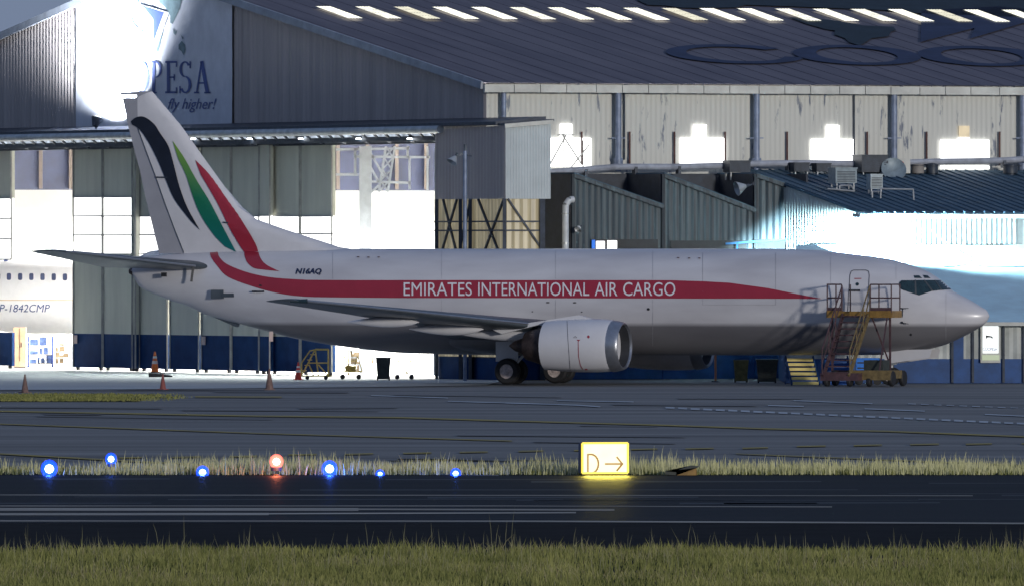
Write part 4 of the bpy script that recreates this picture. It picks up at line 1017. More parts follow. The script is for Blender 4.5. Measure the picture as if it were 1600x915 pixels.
# lettering
def word_set(words, y0, y1, bold, off, shear=0, step=4):
    return join(*[decal(text_bm(wd, x0, y0, x1, y1, shear=shear, bold=bold, step=step), fF(off)) for wd, x0, x1 in words])
jp(word_set((('EMIRATES', 631, 737.5), ('INTERNATIONAL', 747.5, 921), ('AIR', 929.5, 965), ('CARGO', 974, 1055.5)), 441.2, 462.2, 0, .024), 'cargo_lettering', M_letter, fuselage)
jp(word_set((('N16AQ', 461.5, 503),), 419.3, 429.8, .05, .014, .25), 'registration', M_ink, fuselage)
# cockpit glazing
cw = smooth_poly([(1405, 449), (1404.6, 442), (1408.6, 438.2)], 3) + [(1440, 437.8), (1471, 438), (1479, 444), (1486, 452.2), (1470, 453.2), (1456, 454.8), (1436, 461.4), (1424, 457.5), (1409, 452.5)]
cp = jp(decal(tess2d(cw, 3), fF(.012)), 'cockpit_window', M_glass)
div = [[(1429, 437.6), (1431, 437.6), (1432.5, 459.8), (1429.5, 459)], [(1443, 437.6), (1445, 437.6), (1458.5, 454.5), (1455.5, 455.2)], [(1460, 437.6), (1461.2, 437.6), (1472, 453.4), (1470, 453.6)]]
jp(join(*[decal(tess2d(q, 3), fF(.018)) for q in div]), 'window_post', pm('dark window post', (.06, .065, .07), .5), cp)
for q in ([(1427.5, 430.6), (1436, 430.6), (1441, 435), (1429, 434.6)], [(1441.5, 430), (1449, 430.4), (1454, 435), (1444.5, 434.8)]): jp(decal(tess2d(q, 2), fF(.012)), 'eyebrow_window', M_glass)
def pstroke(pts, wd, off, T=None):
    ms = []
    for (a0, b0), (a1, b1) in zip(pts[:-1], pts[1:]):
        dx, dy = a1 - a0, b1 - b0; L_ = math.hypot(dx, dy); nx_, ny_ = -dy / L_ * wd / 2, dx / L_ * wd / 2
        ms.append(decal(tess2d([(a0 + nx_, b0 + ny_), (a1 + nx_, b1 + ny_), (a1 - nx_, b1 - ny_), (a0 - nx_, b0 - ny_)], 4), (T or fF)(off)))
    return join(*ms)
M_joint = pm('skin joint', (.36, .35, .37), .6)
M_line = pm('panel gap', (.10, .10, .12), .6)
dr = jp(pstroke([(1324.5, 490), (1325.5, 470), (1328, 430), (1330, 424), (1334, 422.3), (1353, 422.3), (1357, 424), (1358.3, 430), (1356, 470), (1354.5, 490), (1324.5, 490)], 1.3, .012), 'crew_door', M_line, fuselage)
jp(decal(tess2d([(1339.5 + 2.8 * math.cos(a_), 444 + 2.8 * math.sin(a_)) for a_ in np.linspace(0, 6.0, 12)], 0), fF(.014)), 'door_window', M_glass, dr)
jp(decal(tess2d([(1326, 452.2), (1344, 452.2), (1344, 455), (1326, 455)], 0), fF(.016)), 'door_handle', M_dark, dr)
jp(decal(tess2d([(1335, 434.7), (1346, 434.7), (1346, 436), (1335, 436)], 0), fF(.014)), 'door_placard', M_red, dr)
# cargo door outline, small ports, probes, lights
jp(pstroke([(1098, 395), (1098, 476), (1212, 476), (1212, 395)], .55, .010), 'cargo_door', pm('faint panel gap', (.33, .32, .34), .6), fuselage)
jp(join(*[pstroke([(x, y0), (x, y1)], .42, .010) for x, y0, y1 in ((520, 394, 436), (690, 392, 436), (690, 467, 500), (868, 392, 436), (868, 468, 498), (1020, 392, 436), (1020, 468, 540), (1298, 396, 446), (1400, 412, 436), (1478, 458, 530))]), 'skin_joint', M_joint, fuselage)
jp(join(*[decal(tess2d([(x + a_ * math.cos(t), y + b_ * math.sin(t)) for t in np.linspace(0, 6.0, 10)], 0), fF(.012)) for x, y, a_, b_ in ((856, 472.3, 3, 1.1), (898, 472.5, 3, 1.1), (1013, 482.6, 2.4, 2.2), (832, 486.5, 1.4, .8), (909, 487, 1.4, .8), (1423, 522, 2, 2), (407, 446, 2.4, 1.6))]), 'service_port', M_dark, fuselage)
m = MB()
for x0, y0, x1, y1 in ((1408, 481.5, 1420, 481.5), (1409, 502.5, 1420, 503.5)):
    p_, q_ = fF(.08)(x0, y0), fF(.16)(x1, y1); m.tube(fF(-.02)(x0 + 1, y0), p_, .03, 6); m.tube(p_, q_, .02, 6, .012)
m.tube(fF(.05)(1411, 482), fF(.05)(1410, 495), .014, 5); jp(m, 'pitot_probe', M_dark, fuselage)
m = MB()
for x, y in ((560, 402), (576, 402.4), (592, 402.4), (1060, 403.4), (1077, 404), (1093, 404)):
    p_ = fF(.0)(x, y); m.box(p_ + Vector((0, -.02, .02)), (.08, .04, .03))
jp(m, 'roof_blister', M_stair, fuselage)
# APU exhaust, outflow valve, tail skid
m = MB(); m.lathe([(.10, -s_end - .12), (.17, -s_end + .02), (.23, -s_end + .35)], (0, 0, PL(209, 424)[1]), 18, 'X'); jp(m, 'exhaust_outlet', M_burnt, fuselage, smooth=True)
p_ = fF(.05)(341, 459); m = MB(); m.box(p_, (.5, .14, .34), M=Matrix.Rotation(.12, 3, 'Z')); m.box(p_ + Vector((.45, -.02, -.04)), (.5, .1, .14)); jp(m, 'outflow_valve', M_wingm, fuselage)
p_ = fF(.03)(404, 455); m = MB(); m.box(p_, (.5, .1, .06)); jp(m, 'drain_mast', M_dark, fuselage)
p_, q_ = PL(303, 475), PL(372, 505); m = MB(); m.bar(L(p_[0], 0, p_[1] - .05), L(q_[0], 0, q_[1] - .06), .26, .16); jp(m, 'tail_skid', M_wingm, fuselage)

# wings
def foil(n=18, th=.12):
    xs_ = [.5 * (1 - math.cos(math.pi * i / n)) for i in range(n + 1)]
    yt = [5 * th * (.2969 * math.sqrt(x) - .126 * x - .3516 * x * x + .2843 * x ** 3 - .1036 * x ** 4) for x in xs_]
    return [(x, y + .02 * math.sin(math.pi * x)) for x, y in zip(xs_, yt)] + [(x, -y * .75 + .02 * math.sin(math.pi * x)) for x, y in list(zip(xs_, yt))[-2:0:-1]]
def loft_wing(secs, sg, vertical=False):
    m = MB(); n = None
    for (t, sle, ch, z, th) in secs:
        f = foil(18, th); n = len(f)
        for x, y in f: m.v.append(tuple(L(sle + x * ch, sg * t, z + y * ch)))
    for k in range(len(secs) - 1):
        for i in range(n): m.f.append((k * n + i, k * n + (i + 1) % n, (k + 1) * n + (i + 1) % n, (k + 1) * n + i))
    m.f += [tuple(range(n)), tuple(range((len(secs) - 1) * n, len(secs) * n))]; return m
ztip = PL(497, 471, 14.3)[1]
WS = [(1.1, 13.9, 7.2, 1.66, .145), (3.2, 15.2, 6.0, 1.98, .135), (4.9, 16.65, 4.55, 2.24, .125), (9.6, 19.4, 3.05, 2.72, .11), (14.1, 22.05, 1.65, ztip, .10), (14.35, 22.35, 1.2, ztip + .03, .07)]
def sec_at(t):
    return [float(np.interp(t, [q[0] for q in WS], [q[k] for q in WS])) for k in range(5)]
for sg in (1, -1):
    wg = jp(loft_wing(WS, sg), 'wing', M_wingm, smooth=50)
    for (t, ds, LN, r_) in ((8.3, -.55, 2.9, .2), (5.6, -1.3, 3.0, .24), (4.2, -2.5, 4.6, .30)):
        q = sec_at(t); s0 = q[1] + q[2] + ds - LN + 1.15; m = MB(); prof = []
        for k in range(11):
            x = k / 10; prof.append((max(.012, r_ * (math.sin(math.pi * x ** .8)) ** .8), -(s0 + LN * x)))
        m.lathe(prof, (0, -sg * t, q[3] - .20), 14, 'X'); jp(m, 'flap_fairing', M_white, wg, smooth=True)
    p_ = WS[4]; m = MB(); m.tube(L(p_[1] - .05, sg * 14.2, ztip + .02), L(p_[1] + .6, sg * 14.3, ztip + .02), .09, 10, .05); jp(m, 'tip_light', M_glass, wg)
    # belly flap edge line and slat line
    m = MB(); m.path([L(q[1] + .02, sg * q[0], q[3] + .015 * q[2]) for q in WS[1:5]], .045, 8); jp(m, 'leading_edge', M_chrome, wg)
    # engine: nacelle, lip, fan, core, pylon
    tE = sg * 4.83 if sg > 0 else -4.5; sE = 12.84; zE = PL(918, 540, 4.83)[1]
    c = L(sE, tE, zE)
    nac = MB(); prof = [(.972, -.44), (.975, -.45), (1.0, -.62), (1.025, -1.1), (1.02, -1.8), (.985, -2.6), (.93, -3.12), (.9, -3.13), (.9, -2.5)]
    nac.lathe(prof, c, 48, 'X')
    nac.v = [(x, y, z + .035 if (z - c.z) < -.9 else z) for x, y, z in nac.v]
    eng = jp(nac, 'engine', M_white, smooth=50)
    lip = MB(); lip.lathe([(.973, -.445), (.955, -.3), (.92, -.14), (.89, -.05), (.865, -.012), (.84, 0), (.815, -.012), (.80, -.05), (.79, -.09)], c, 48, 'X'); lip.f = lip.f[:-2]; jp(lip, 'intake_lip', M_chrome, eng, smooth=True)
    duct = MB(); duct.lathe([(.79, -.09), (.765, -.3), (.755, -.6), (.765, -.97)], c, 40, 'X'); duct.f = duct.f[:-2]; jp(duct, 'intake_duct', M_duct, eng, smooth=True)
    fan = MB(); fan.tube(c + Vector((-.98, 0, 0)), c + Vector((-.96, 0, 0)), .76, 32)
    for k in range(24):
        a_ = 2 * math.pi * k / 24; rd = Vector((0, math.cos(a_), math.sin(a_))); tg = Vector((0, -math.sin(a_), math.cos(a_)))
        b0, b1 = c + rd * .2 + Vector((-.9, 0, 0)), c + rd * .75 + Vector((-.9, 0, 0))
        fan.poly([b0 - tg * .03, b0 + tg * .03 + Vector((.08, 0, 0)), b1 + tg * .09 + Vector((.06, 0, 0)), b1 - tg * .05])
    jp(fan, 'fan', M_dark, eng)  # dark colour stands in for the shade deep in the intake
    spn = MB(); spn.lathe([(.22, -.9), (.18, -.72), (.1, -.58), (.01, -.5)], c, 20, 'X'); jp(spn, 'spinner', M_duct, eng, smooth=True)
    core = MB(); core.lathe([(.84, -2.4), (.8, -2.95), (.68, -3.45), (.52, -3.95), (.5, -3.9), (.36, -3.9), (.2, -4.4), (.02, -4.65)], c, 32, 'X'); jp(core, 'exhaust_cone', M_burnt, eng, smooth=50)
    py = MB(); wq = sec_at(abs(tE))
    py.prism([c + Vector((-1.1, -.13, .98)), c + Vector((-2.8, -.13, .94)), c + Vector((-4.9, -.13, .45)), L(wq[1] + 1.6, tE, wq[3] - .1) + Vector((0, -.13, 0)), L(wq[1] + .2, tE, wq[3] + .1) + Vector((0, -.13, 0)), c + Vector((-1.8, -.13, 1.16))], (0, .26, 0)); jp(py, 'pylon', M_white, eng)
    if sg > 0:
        EB = BVHTree.FromPolygons([Vector(v) for v in nac.v], nac.f); fE = lambda off: on_bvh(EB, off)
        jp(pstroke([(886, 501), (887.5, 530), (891, 580)], .8, .008, fE), 'cowl_seam', M_line, eng)
        jp(pstroke([(903.5, 533), (904, 556), (907, 570), (911, 577)], 1.0, .010, fE), 'red_line', M_red, eng)
        jp(join(decal(tess2d([(901, 530), (907, 530), (904, 533)], 0), fE(.01)), decal(tess2d([(919.5 + 2 * math.cos(t), 525.6 + 2.4 * math.sin(t)) for t in np.linspace(0, 6, 9)], 0), fE(.01)), decal(tess2d([(914, 575), (918, 575), (918, 577), (914, 577)], 0), fE(.01))), 'warning_mark', M_red, eng)
        jp(pstroke([(896, 527), (899, 524.5), (901.5, 527), (896, 527)], .5, .01, fE), 'chine_mark', M_line, eng)
# wing root fairing
m = MB(); prof = []
for k in range(17):
    x = k / 16; prof.append((max(.02, 1.0 * (math.sin(math.pi * x)) ** .5), -(13.4 + 9.2 * x)))
m.lathe(prof, (0, 0, 0), 32, 'X'); m.v = [(x, y * 1.93, z * .66 + 1.70) for x, y, z in m.v]
jp(m, 'belly_fairing', M_hull, fuselage, smooth=True)

# tailplanes
zr = PL(308, 416, 1.2)[1]; zt_ = PL(66, 392.2, 6.35)[1]
TS = [(.55, 31.25, 4.4, zr - .05, .10), (1.1, 31.75, 4.05, zr, .10), (6.1, 35.05, 1.55, zt_ - .02, .085), (6.35, 35.4, 1.15, zt_, .06)]
for sg in (1, -1):
    sb = jp(loft_wing(TS, sg), 'tailplane', M_wingm, smooth=50)
    m = MB(); m.path([L(q[1] + .01, sg * q[0], q[3] + .01) for q in TS[1:3]], .04, 8); jp(m, 'leading_edge', M_chrome, sb)
m = MB(); p_ = PL(302, 432, 1.0); m.bar(L(p_[0] + .02, 1.15, p_[1] - .2), L(p_[0] - .05, 1.1, p_[1] + .45), .06, .08); q_ = PL(257, 429, .8); m.box(L(q_[0], .85, q_[1]), (.2, .1, .16)); jp(m, 'tailplane_seal', M_dark, fuselage)

# landing gear
def wheel(c, r, wd, parent):
    m = MB(); h = wd / 2
    m.lathe([(r * .55, -h), (r * .86, -h), (r * .97, -h * .7), (r, -h * .3), (r, h * .3), (r * .97, h * .7), (r * .86, h), (r * .55, h)], c, 32, 'Y', close=True); wl_ = jp(m, 'wheel', M_black, parent, smooth=35)
    m = MB(); m.lathe([(r * .56, -h * .8), (r * .5, -h * .55), (r * .22, -h * .5), (r * .2, -h * .95), (r * .02, -h * .98), (r * .02, h * .98), (r * .2, h * .95), (r * .22, h * .5), (r * .5, h * .55), (r * .56, h * .8)], c, 24, 'Y'); jp(m, 'hub', M_hub, wl_, smooth=35)
for t in (2.62, -2.62):
    s0 = PL(799, 585, 2.62)[0]; 
    m = MB(); m.tube(L(s0, t, .5), L(s0, t, 1.75), .11, 12); m.tube(L(s0, t - .45, .49), L(s0, t + .45, .49), .09, 10); m.bar(L(s0 - .1, t, .7), L(s0 - .7, t * .75, 1.6), .09, .09); m.bar(L(s0, t, 1.2), L(s0, t * .4, 1.6), .09, .09)
    gr = jp(m, 'main_gear', M_galv)
    for dt in (-.4, .4): wheel(L(s0, t + dt, .5), .5, .34, gr)
    m = MB(); m.box(L(s0 + .1, t + (.2 if t > 0 else -.2), 1.25), (.9, .04, .75)); jp(m, 'gear_door', M_white, gr)
s0 = PL(1392, 590, 0)[0]
m = MB(); m.tube(L(s0, 0, .32), L(s0 - .05, 0, 1.6), .075, 12); m.tube(L(s0, -.24, .33), L(s0, .24, .33), .06, 10); m.bar(L(s0, 0, .7), L(s0 - .8, 0, 1.4), .07, .07); m.box(L(s0 - .12, 0, .85), (.1, .4, .16))
ng = jp(m, 'nose_gear', M_galv)
for dt in (-.2, .2): wheel(L(s0, dt, .34), .34, .2, ng)
for sg in (1, -1):
    m = MB(); a_, b_, c_, d_ = PL(1380, 546, .5), PL(1456, 545, .5), PL(1452, 558, .5), PL(1383, 568, .5)
    m.prism([L(q[0], sg * .5, q[1]) for q in (a_, b_, c_, d_)], (0, .03, 0)); jp(m, 'nose_gear_door', M_white, ng)

# ------------------------------------------------------------------ airliner inside the hangar (only its rear half shows through the door)
ac0 = Vector(((330 - 800) * 574 / FPX, 574, 0))
liner = thing('airliner', 'brightly lit white airliner with cabin windows inside the hangar behind the far left door', 'airplane', ac0, -R(5))
KA = 35.4
m = MB(); sec = [(0, .1, 3.4), (1, .9, 3.3), (3, 1.7, 3.3), (5, 1.98, 3.42), (7.5, 2.0, 3.42), (9.5, 1.96, 3.5), (11.5, 1.8, 3.72), (13.5, 1.5, 4.0), (14.3, 1.3, 4.15)]
xs_ = np.linspace(0, 14.3, 40); rr = pchip([q[0] for q in sec], [q[1] for q in sec], xs_); cz = pchip([q[0] for q in sec], [q[2] for q in sec], xs_)
for k in range(40):
    for i in range(40):
        a_ = 2 * math.pi * i / 40; m.v.append((-xs_[k], rr[k] * math.sin(a_) * .95, cz[k] + rr[k] * math.cos(a_)))
for k in range(39):
    for i in range(40): m.f.append((k * 40 + i, k * 40 + (i + 1) % 40, (k + 1) * 40 + (i + 1) % 40, (k + 1) * 40 + i))
m.f += [tuple(range(40)), tuple(range(39 * 40, 40 * 40))]
lf = m.build('fuselage', pm('airliner white paint', (.7, .7, .7), .4, 0, var=.04), liner, smooth=60)
AB = BVHTree.FromPolygons([Vector(v) for v in m.v], m.f); Rz = Matrix.Rotation(R(5), 3, 'Z')
def fA(off):
    def fn(px, py):
        o, d = ray(px, py); h = AB.ray_cast(Rz @ (o - ac0), (Rz @ d).normalized())
        if h[0] is None: return None
        n = h[1]; n = -n if n.dot(Rz @ d) > 0 else n
        return h[0] + n * off
    return fn
for x, y in ((-20, 432.3), (-3, 432.3), (14, 432.3), (31.5, 432.4), (49, 432.5), (66.5, 432.6), (84, 432.8), (101.5, 433)):
    jp_ = decal(tess2d([(x + 3.4 * max(-1, min(1, 1.25 * math.cos(t))), y + 5.4 * max(-1, min(1, 1.2 * math.sin(t)))) for t in np.linspace(0, 6.1, 16)], 0), fA(.012)).build('cabin_window', pm('cabin window', (.03, .04, .09), .3), liner)
decal(text_bm('P-1842CMP', -1, 475, 78, 487, shear=.2, bold=0, step=4), fA(.016)).build('registration', pm('blue lettering', (.01, .03, .13), .4), lf)
decal(tess2d([(-60, 468), (113, 468.4), (113, 469.4), (-60, 469)], 5), fA(.012)).build('gold_line', pm('gold line', (.5, .3, .1), .4), lf)
decal(tess2d([(6, 406.5), (12, 406.5), (12, 408.5), (6, 408.5)], 0), fA(.012)).build('flag_mark', pm('blue lettering', (.01, .03, .13)), lf)
decal(tess2d([(13, 402), (19, 402), (19, 404), (13, 404)], 0), fA(.012)).build('flag_mark', M_red, lf)

# clutter seen through the doors inside the hangar
def rack(name, label, cat, x0, x1, y0, Y, mat, group=None):
    a_, b_ = at(x0, y0, Y), at(x1, y0, Y); c = Vector(((a_.x + b_.x) / 2, Y, 0)); wd = b_.x - a_.x; ht = a_.z
    t = thing(name, label, cat, c, 0, group)
    for sx_ in (-1, 1):
        for sy_ in (-.3, .3): m = MB(); m.bar((sx_ * wd / 2, sy_, 0), (sx_ * wd / 2, sy_, ht), .06, .06); m.build('upright', mat, t)
    m = MB()
    for k in range(4): m.box((0, 0, .15 + k * (ht - .2) / 3), (wd, .62, .05))
    m.build('shelf', M_galv, t); m = MB()
    for k in range(3):
        x = -wd * .45
        while x < wd * .3:
            bw_ = rnd.uniform(.1, .4) * wd; bh_ = rnd.uniform(.12, .42)
            if rnd.random() > .25: m.box((x + bw_ / 2, rnd.uniform(-.1, .1), .18 + k * (ht - .2) / 3 + bh_ / 2), (bw_ * .9, .4, bh_))
            x += bw_ + .03
    m.build('carton', pm('dusty blue carton', (.12, .2, .45), .6, 0, var=.5, scale=4) if x0 < 60 else pm('brown carton', (.3, .22, .13), .7, 0, var=.4, scale=4), t); return t
rack('storage_rack', 'blue storage rack under the airliner inside the hangar', 'rack', 44, 82, 524, 572, pm('blue rack steel', (.03, .08, .4), .5))
rack('storage_rack', 'cream storage rack right of the blue one inside the hangar', 'rack', 86, 112, 538, 571, M_insteel)
rack('storage_rack', 'yellow laden storage rack behind the black wheelie bin', 'rack', 545, 580, 545, 535, M_yellowold)
c = at(31, 575, 568); c.z = 0; t = thing('work_cabinet', 'orange cabinet just inside the far left hangar door', 'cabinet', c)
m = MB(); m.box((0, 0, .9), (.55, .5, 1.7)); m.build('casing', pm('orange casing', (.6, .36, .22), .5, 0, var=.2), t); m = MB(); m.box((0, -.26, 1.0), (.02, .02, 1.4)); m.box((.08, -.27, 1.0), (.03, .03, .2)); m.build('door_gap', M_dark, t); m = MB(); m.box((0, 0, .03), (.5, .45, .06)); m.build('plinth', M_dark, t)

# ------------------------------------------------------------------ passenger stairs beside the nose
sS, zP = PL(1348, 492, 2.7)[0], CH + (HZ - 488) * 492.5 / FPX
org = NJ - FW * sS + LF * (-1.95)
stairs = thing('boarding_stairs', 'wheeled boarding stairs with yellow platform edge and red brown railings at the crew door', 'stairs', (org.x, org.y, 0), -TH)
def sp_(mb, name, mat, parent=None): return mb.build(name, mat, parent or stairs)
# local frame: x forward, y towards aircraft (left); -y towards the viewer
X0, X1, D0, D1 = -1.27, 1.27, -.05, -1.15
m = MB(); m.box(((X0 + X1) / 2, (D0 + D1) / 2, zP), (X1 - X0, D0 - D1, .08)); pf = sp_(m, 'platform', M_steel)
m = MB(); e0 = -.68; e1 = .42
for a_, b_ in ((X0, e0), (e0, e1), (e1, X1)): m.box(((a_ + b_) / 2, D1 - .02, zP - .06), (b_ - a_ - .01, .04, .26 if b_ < e0 + .01 or a_ > e1 - .01 else .22))
m.box((X1 + .02, (D0 + D1) / 2, zP - .06), (.04, D0 - D1, .26)); m.box((X0 - .02, (D0 + D1) / 2, zP - .06), (.04, D0 - D1, .26))
sp_(m, 'platform_edge', M_yellow, pf)
def railing(xa, xb, name='railing'):
    m = MB(); r = .027; H1 = zP + 1.05
    for x in (xa, xb): m.tube((x, D1, zP), (x, D1, H1), r, 8); m.tube((x, D0 - .1, zP), (x, D0 - .1, H1), r, 8)
    for z in (H1, zP + .55):
        m.tube((xa, D1, z), (xb, D1, z), r, 8)
        x = xa if abs(xa) > abs(xb) else xb; m.tube((x, D1, z), (x, D0 - .1, z), r, 8)
    m.box(((xa + xb) / 2, D1, zP + .12), (xb - xa, .02, .14)); return sp_(m, name, M_stair)
railing(X0, e0 - .02); railing(e1 + .02, X1)
yF = -3.45; zF = .42                       # foot of the flight
for x in (e0 + .04, e1 - .04):
    m = MB(); m.bar((x, D1, zP - .1), (x, yF, zF - .05), .06, .2); sp_(m, 'stringer', M_stair if x < 0 else M_yellowold)
nst = 10
for k in range(nst):
    f = (k + .5) / nst; m = MB(); m.box(((e0 + e1) / 2, D1 + (yF - D1) * f, zP + (zF - zP) * f - .02), (e1 - e0 - .1, .26, .05)); sp_(m, 'tread', M_stair)
for x, mt in ((e0, M_stair), (e1, M_yellowold)):
    m = MB(); m.tube((x, D1, zP + 1.0), (x, yF, zF + .95), .028, 8); m.tube((x, D1, zP + .5), (x, yF, zF + .45), .022, 8)
    for f in (.0, .33, .66, 1): m.tube((x, D1 + (yF - D1) * f, zP + (zF - zP) * f), (x, D1 + (yF - D1) * f, zP + (zF - zP) * f + 1.0 - .05 * f), .022, 8)
    sp_(m, 'handrail', mt)
m = MB()
m.box((.0, yF + .25, .36), (1.5, .5, .28)); ch = sp_(m, 'foot_frame', M_stair)
m = MB(); m.box((1.0, -2.2, .45), (1.6, 1.5, .3)); m.box((1.0, -2.97, .42), (1.7, .05, .36)); sp_(m, 'chassis', M_yellowold)
m = MB(); m.box((.95, -1.9, .78), (.75, .8, .4)); sp_(m, 'engine_box', M_bin)
m = MB()
for x in (X0 + .15, X1 - .1): m.bar((x, D1 + .15, .5), (x, D1 + .15, zP), .07, .07)
m.bar((X1 - .1, D1 + .15, .8), (e1, D1 + .15, zP - .1), .05, .05); m.bar((X0 + .15, D1 + .15, .8), (e0, D1 + .15, zP - .1), .05, .05); m.bar((X0 + .15, D1 + .15, .55), (X1 - .1, D1 + .15, .55), .08, .08)
m.bar((1.35, -2.8, .5), (1.1, D1, zP - .2), .05, .05)
sp_(m, 'support_leg', M_stair)
for x, y, r in ((-.55, yF + .2, .2), (.35, yF + .2, .2), (1.0, -2.9, .17), (1.75, -2.5, .3), (1.75, -1.2, .3), (-1.0, -1.0, .3)):
    m = MB(); m.lathe([(r * .3, -.08), (r * .9, -.08), (r, -.04), (r, .04), (r * .9, .08), (r * .3, .08)], (x, y, r), 18, 'X'); sp_(m, 'wheel', M_black)

# ------------------------------------------------------------------ apron clutter
def place(px, py): return gnd(px, py)
# blue and yellow maintenance steps behind the boarding stairs
def work_steps(name, label, x0, x1, ytop, yb, mat, side):
    a_ = gnd((x0 + x1) / 2, yb); k = FPX / a_.y; wd = (x1 - x0) / k; ht = (yb - ytop) / k
    t = thing(name, label, 'steps', a_); n = 6
    for s_ in (-1, 1):
        m = MB(); m.bar((s_ * wd / 2 - .12, 1.0, ht), (s_ * wd / 2 + .1, -.1, 0), .05, .12); m.bar((s_ * wd / 2 - .12, 1.0, 0), (s_ * wd / 2 - .12, 1.0, ht), .05, .05); m.build('side_frame', side, t)
    for i in range(n):
        f = (i + .35) / n; m = MB(); m.box((-.12 + .24 * (1 - f), -.1 + 1.05 * f, ht * f), (wd - .06, .16, .11)); m.build('tread', mat, t)
    return t
work_steps('work_steps', 'bright yellow treads of low blue work steps behind the boarding stairs', 1233, 1276, 557, 600.4, pm('bright yellow tread', (.75, .62, .22), .5, var=.1), M_wallblue)
work_steps('work_steps', 'blue work steps seen through the boarding stairs flight', 1292, 1330, 557, 600.4, pm('blue tread', (.02, .13, .5), .5), M_wallblue)
c = gnd(1357, 601.3); t = thing('blue_tow_unit', 'blue service cart behind the boarding stairs', 'cart', c + Vector((0, .8, 0)))
m = MB(); m.box((0, 0, .65), (.9, .7, .75)); m.build('cabinet', pm('service cart blue', (.01, .16, .6), .5), t)
m = MB()
for k in range(3): m.box((-.05, -.36, .45 + .2 * k), (.7, .02, .05))
m.build('vent_slot', M_dark, t)
for x in (-.35, .35):
    m = MB(); m.lathe([(.05, -.05), (.16, -.05), (.16, .05), (.05, .05)], (x, -.3, .16), 14, 'Y'); m.build('wheel', M_black, t)
m = MB(); m.box((0, 0, .24), (.85, .66, .08)); m.build('chassis', M_steel, t)

def bin_(label, x0, x1, y0, yb, mat, name='waste_bin'):
    a_ = gnd((x0 + x1) / 2, yb); k = FPX / a_.y; wd = (x1 - x0) / k; ht = (yb - y0) / k
    t = thing(name, label, 'bin', a_)
    m = MB(); b0, b1 = wd * .38, wd * .48
    m.add([(-b0, -b0, .06), (b0, -b0, .06), (b0, b0, .06), (-b0, b0, .06), (-b1, -b1, ht * .92), (b1, -b1, ht * .92), (b1, b1, ht * .92), (-b1, b1, ht * .92)], [(0, 1, 2, 3), (4, 5, 6, 7), (0, 1, 5, 4), (1, 2, 6, 5), (2, 3, 7, 6), (3, 0, 4, 7)]); m.build('body', mat, t)
    m = MB(); m.box((0, .02, ht * .95), (wd * 1.0, wd * 1.02, ht * .07)); m.tube((-wd * .4, b1 + .05, ht * .9), (wd * .4, b1 + .05, ht * .9), .025, 6); m.build('lid', mat, t)
    for x in (-1, 1):
        m = MB(); m.lathe([(.03, -.03), (.1, -.03), (.1, .03), (.03, .03)], (x * b0, b0 * .9, .1), 14, 'X'); m.build('wheel', M_black, t)
    return t
bin_('black wheelie bin standing in the bright hangar doorway', 587, 611, 557, 594, M_bin)
bin_('dark bin behind the jet, right of the olive one', 1181, 1216, 560, 598, M_bin)
bin_('olive yellow bin under the jet right of the far engine', 1146, 1170, 561, 597, M_olive)
# drums in the dark under the tail of the fuselage
def drum(label, px, py, mat):
    a_ = gnd(px, py); t = thing('oil_drum', label, 'drum', a_)
    m = MB(); m.lathe([(.29, 0), (.29, .28), (.305, .3), (.29, .32), (.29, .58), (.305, .6), (.29, .62), (.29, .88), (.27, .88), (.27, .86)], n=24); m.build('shell', mat, t, smooth=35)
    m = MB(); m.tube((0, 0, .85), (0, 0, .865), .27, 20); m.tube((.12, .05, .86), (.12, .05, .885), .04, 8); m.build('drum_lid', M_steel, t)
drum('dark drum in the shade under the jet, nearer the main wheels', 752, 590.5, M_bin)
drum('dusky blue drum in the shade under the jet left of its neighbour', 735, 590, pm('dusky blue drum', (.03, .06, .14), .5))
# orange post
a_ = gnd(1118, 596); t = thing('marker_post', 'thin orange post standing behind the jet beneath its belly', 'post', a_)
m = MB(); m.tube((0, 0, .03), (0, 0, 1.1), .045, 10); m.build('shaft', pm('faded orange post', (.4, .13, .05), .6), t); m = MB(); m.tube((0, 0, 0), (0, 0, .04), .16, 14); m.build('foot', M_steel, t)

# yellow maintenance frame and tow trolleys at the doorway
M_standy = pm('yellow stand paint', (.5, .36, .08), .5, 0, var=.3, scale=6)
def ystand(label, x0, x1, ytop, yb):
    a_ = gnd((x0 + x1) / 2, yb); k = FPX / a_.y; wd = (x1 - x0) / k; ht = (yb - ytop) / k
    t = thing('work_stand', label, 'work stand', a_)
    m = MB(); h = wd / 2
    for y in (-.35, .35):
        m.tube((-h, y, .15), (h, y, .15), .028, 6); m.tube((-h * .1, y, ht), (h * .75, y, ht), .028, 6); m.tube((h * .75, y, ht), (h * .75, y, .1), .03, 6); m.tube((-h * .1, y, ht), (-h, y, .15), .03, 6)
        m.tube((-h * .1, y, ht), (h * .1, y, .15), .026, 6); m.tube((h * .1, y, ht * .5), (h * .75, y, .15), .024, 6); m.tube((-h * .5, y, ht * .55), (h * .75, y, ht * .55), .024, 6); m.tube((-h * .5, y, ht * .5), (-h * .2, y, .15), .024, 6)
        m.tube((-h, y, .15), (-h * 1.0, y, ht * .55), .026, 6); m.tube((-h, y, ht * .55), (-h * .45, y, ht * .95), .026, 6); m.tube((-h * .45, y, ht * .95), (0, y, ht), .026, 6)
    m.build('frame', M_standy, t)
    for i in range(4):
        f = (i + 1) / 5; m = MB(); m.box((-h + h * .9 * f, 0, .15 + (ht - .15) * f), (.18, .7, .03)); m.build('tread', M_standy, t)
    m = MB(); m.box((h * .35, 0, ht - .02), (h * .85, .7, .04)); m.build('deck', M_standy, t)
    for x in (-h * .6, h * .6):
        m = MB(); m.lathe([(.03, -.03), (.08, -.03), (.08, .03), (.03, .03)], (x, -.35, .08), 12, 'Y'); m.build('wheel', M_black, t)
ystand('yellow wheeled work stand with stepped frame left of the bright doorway', 471, 519, 545, 592.5)
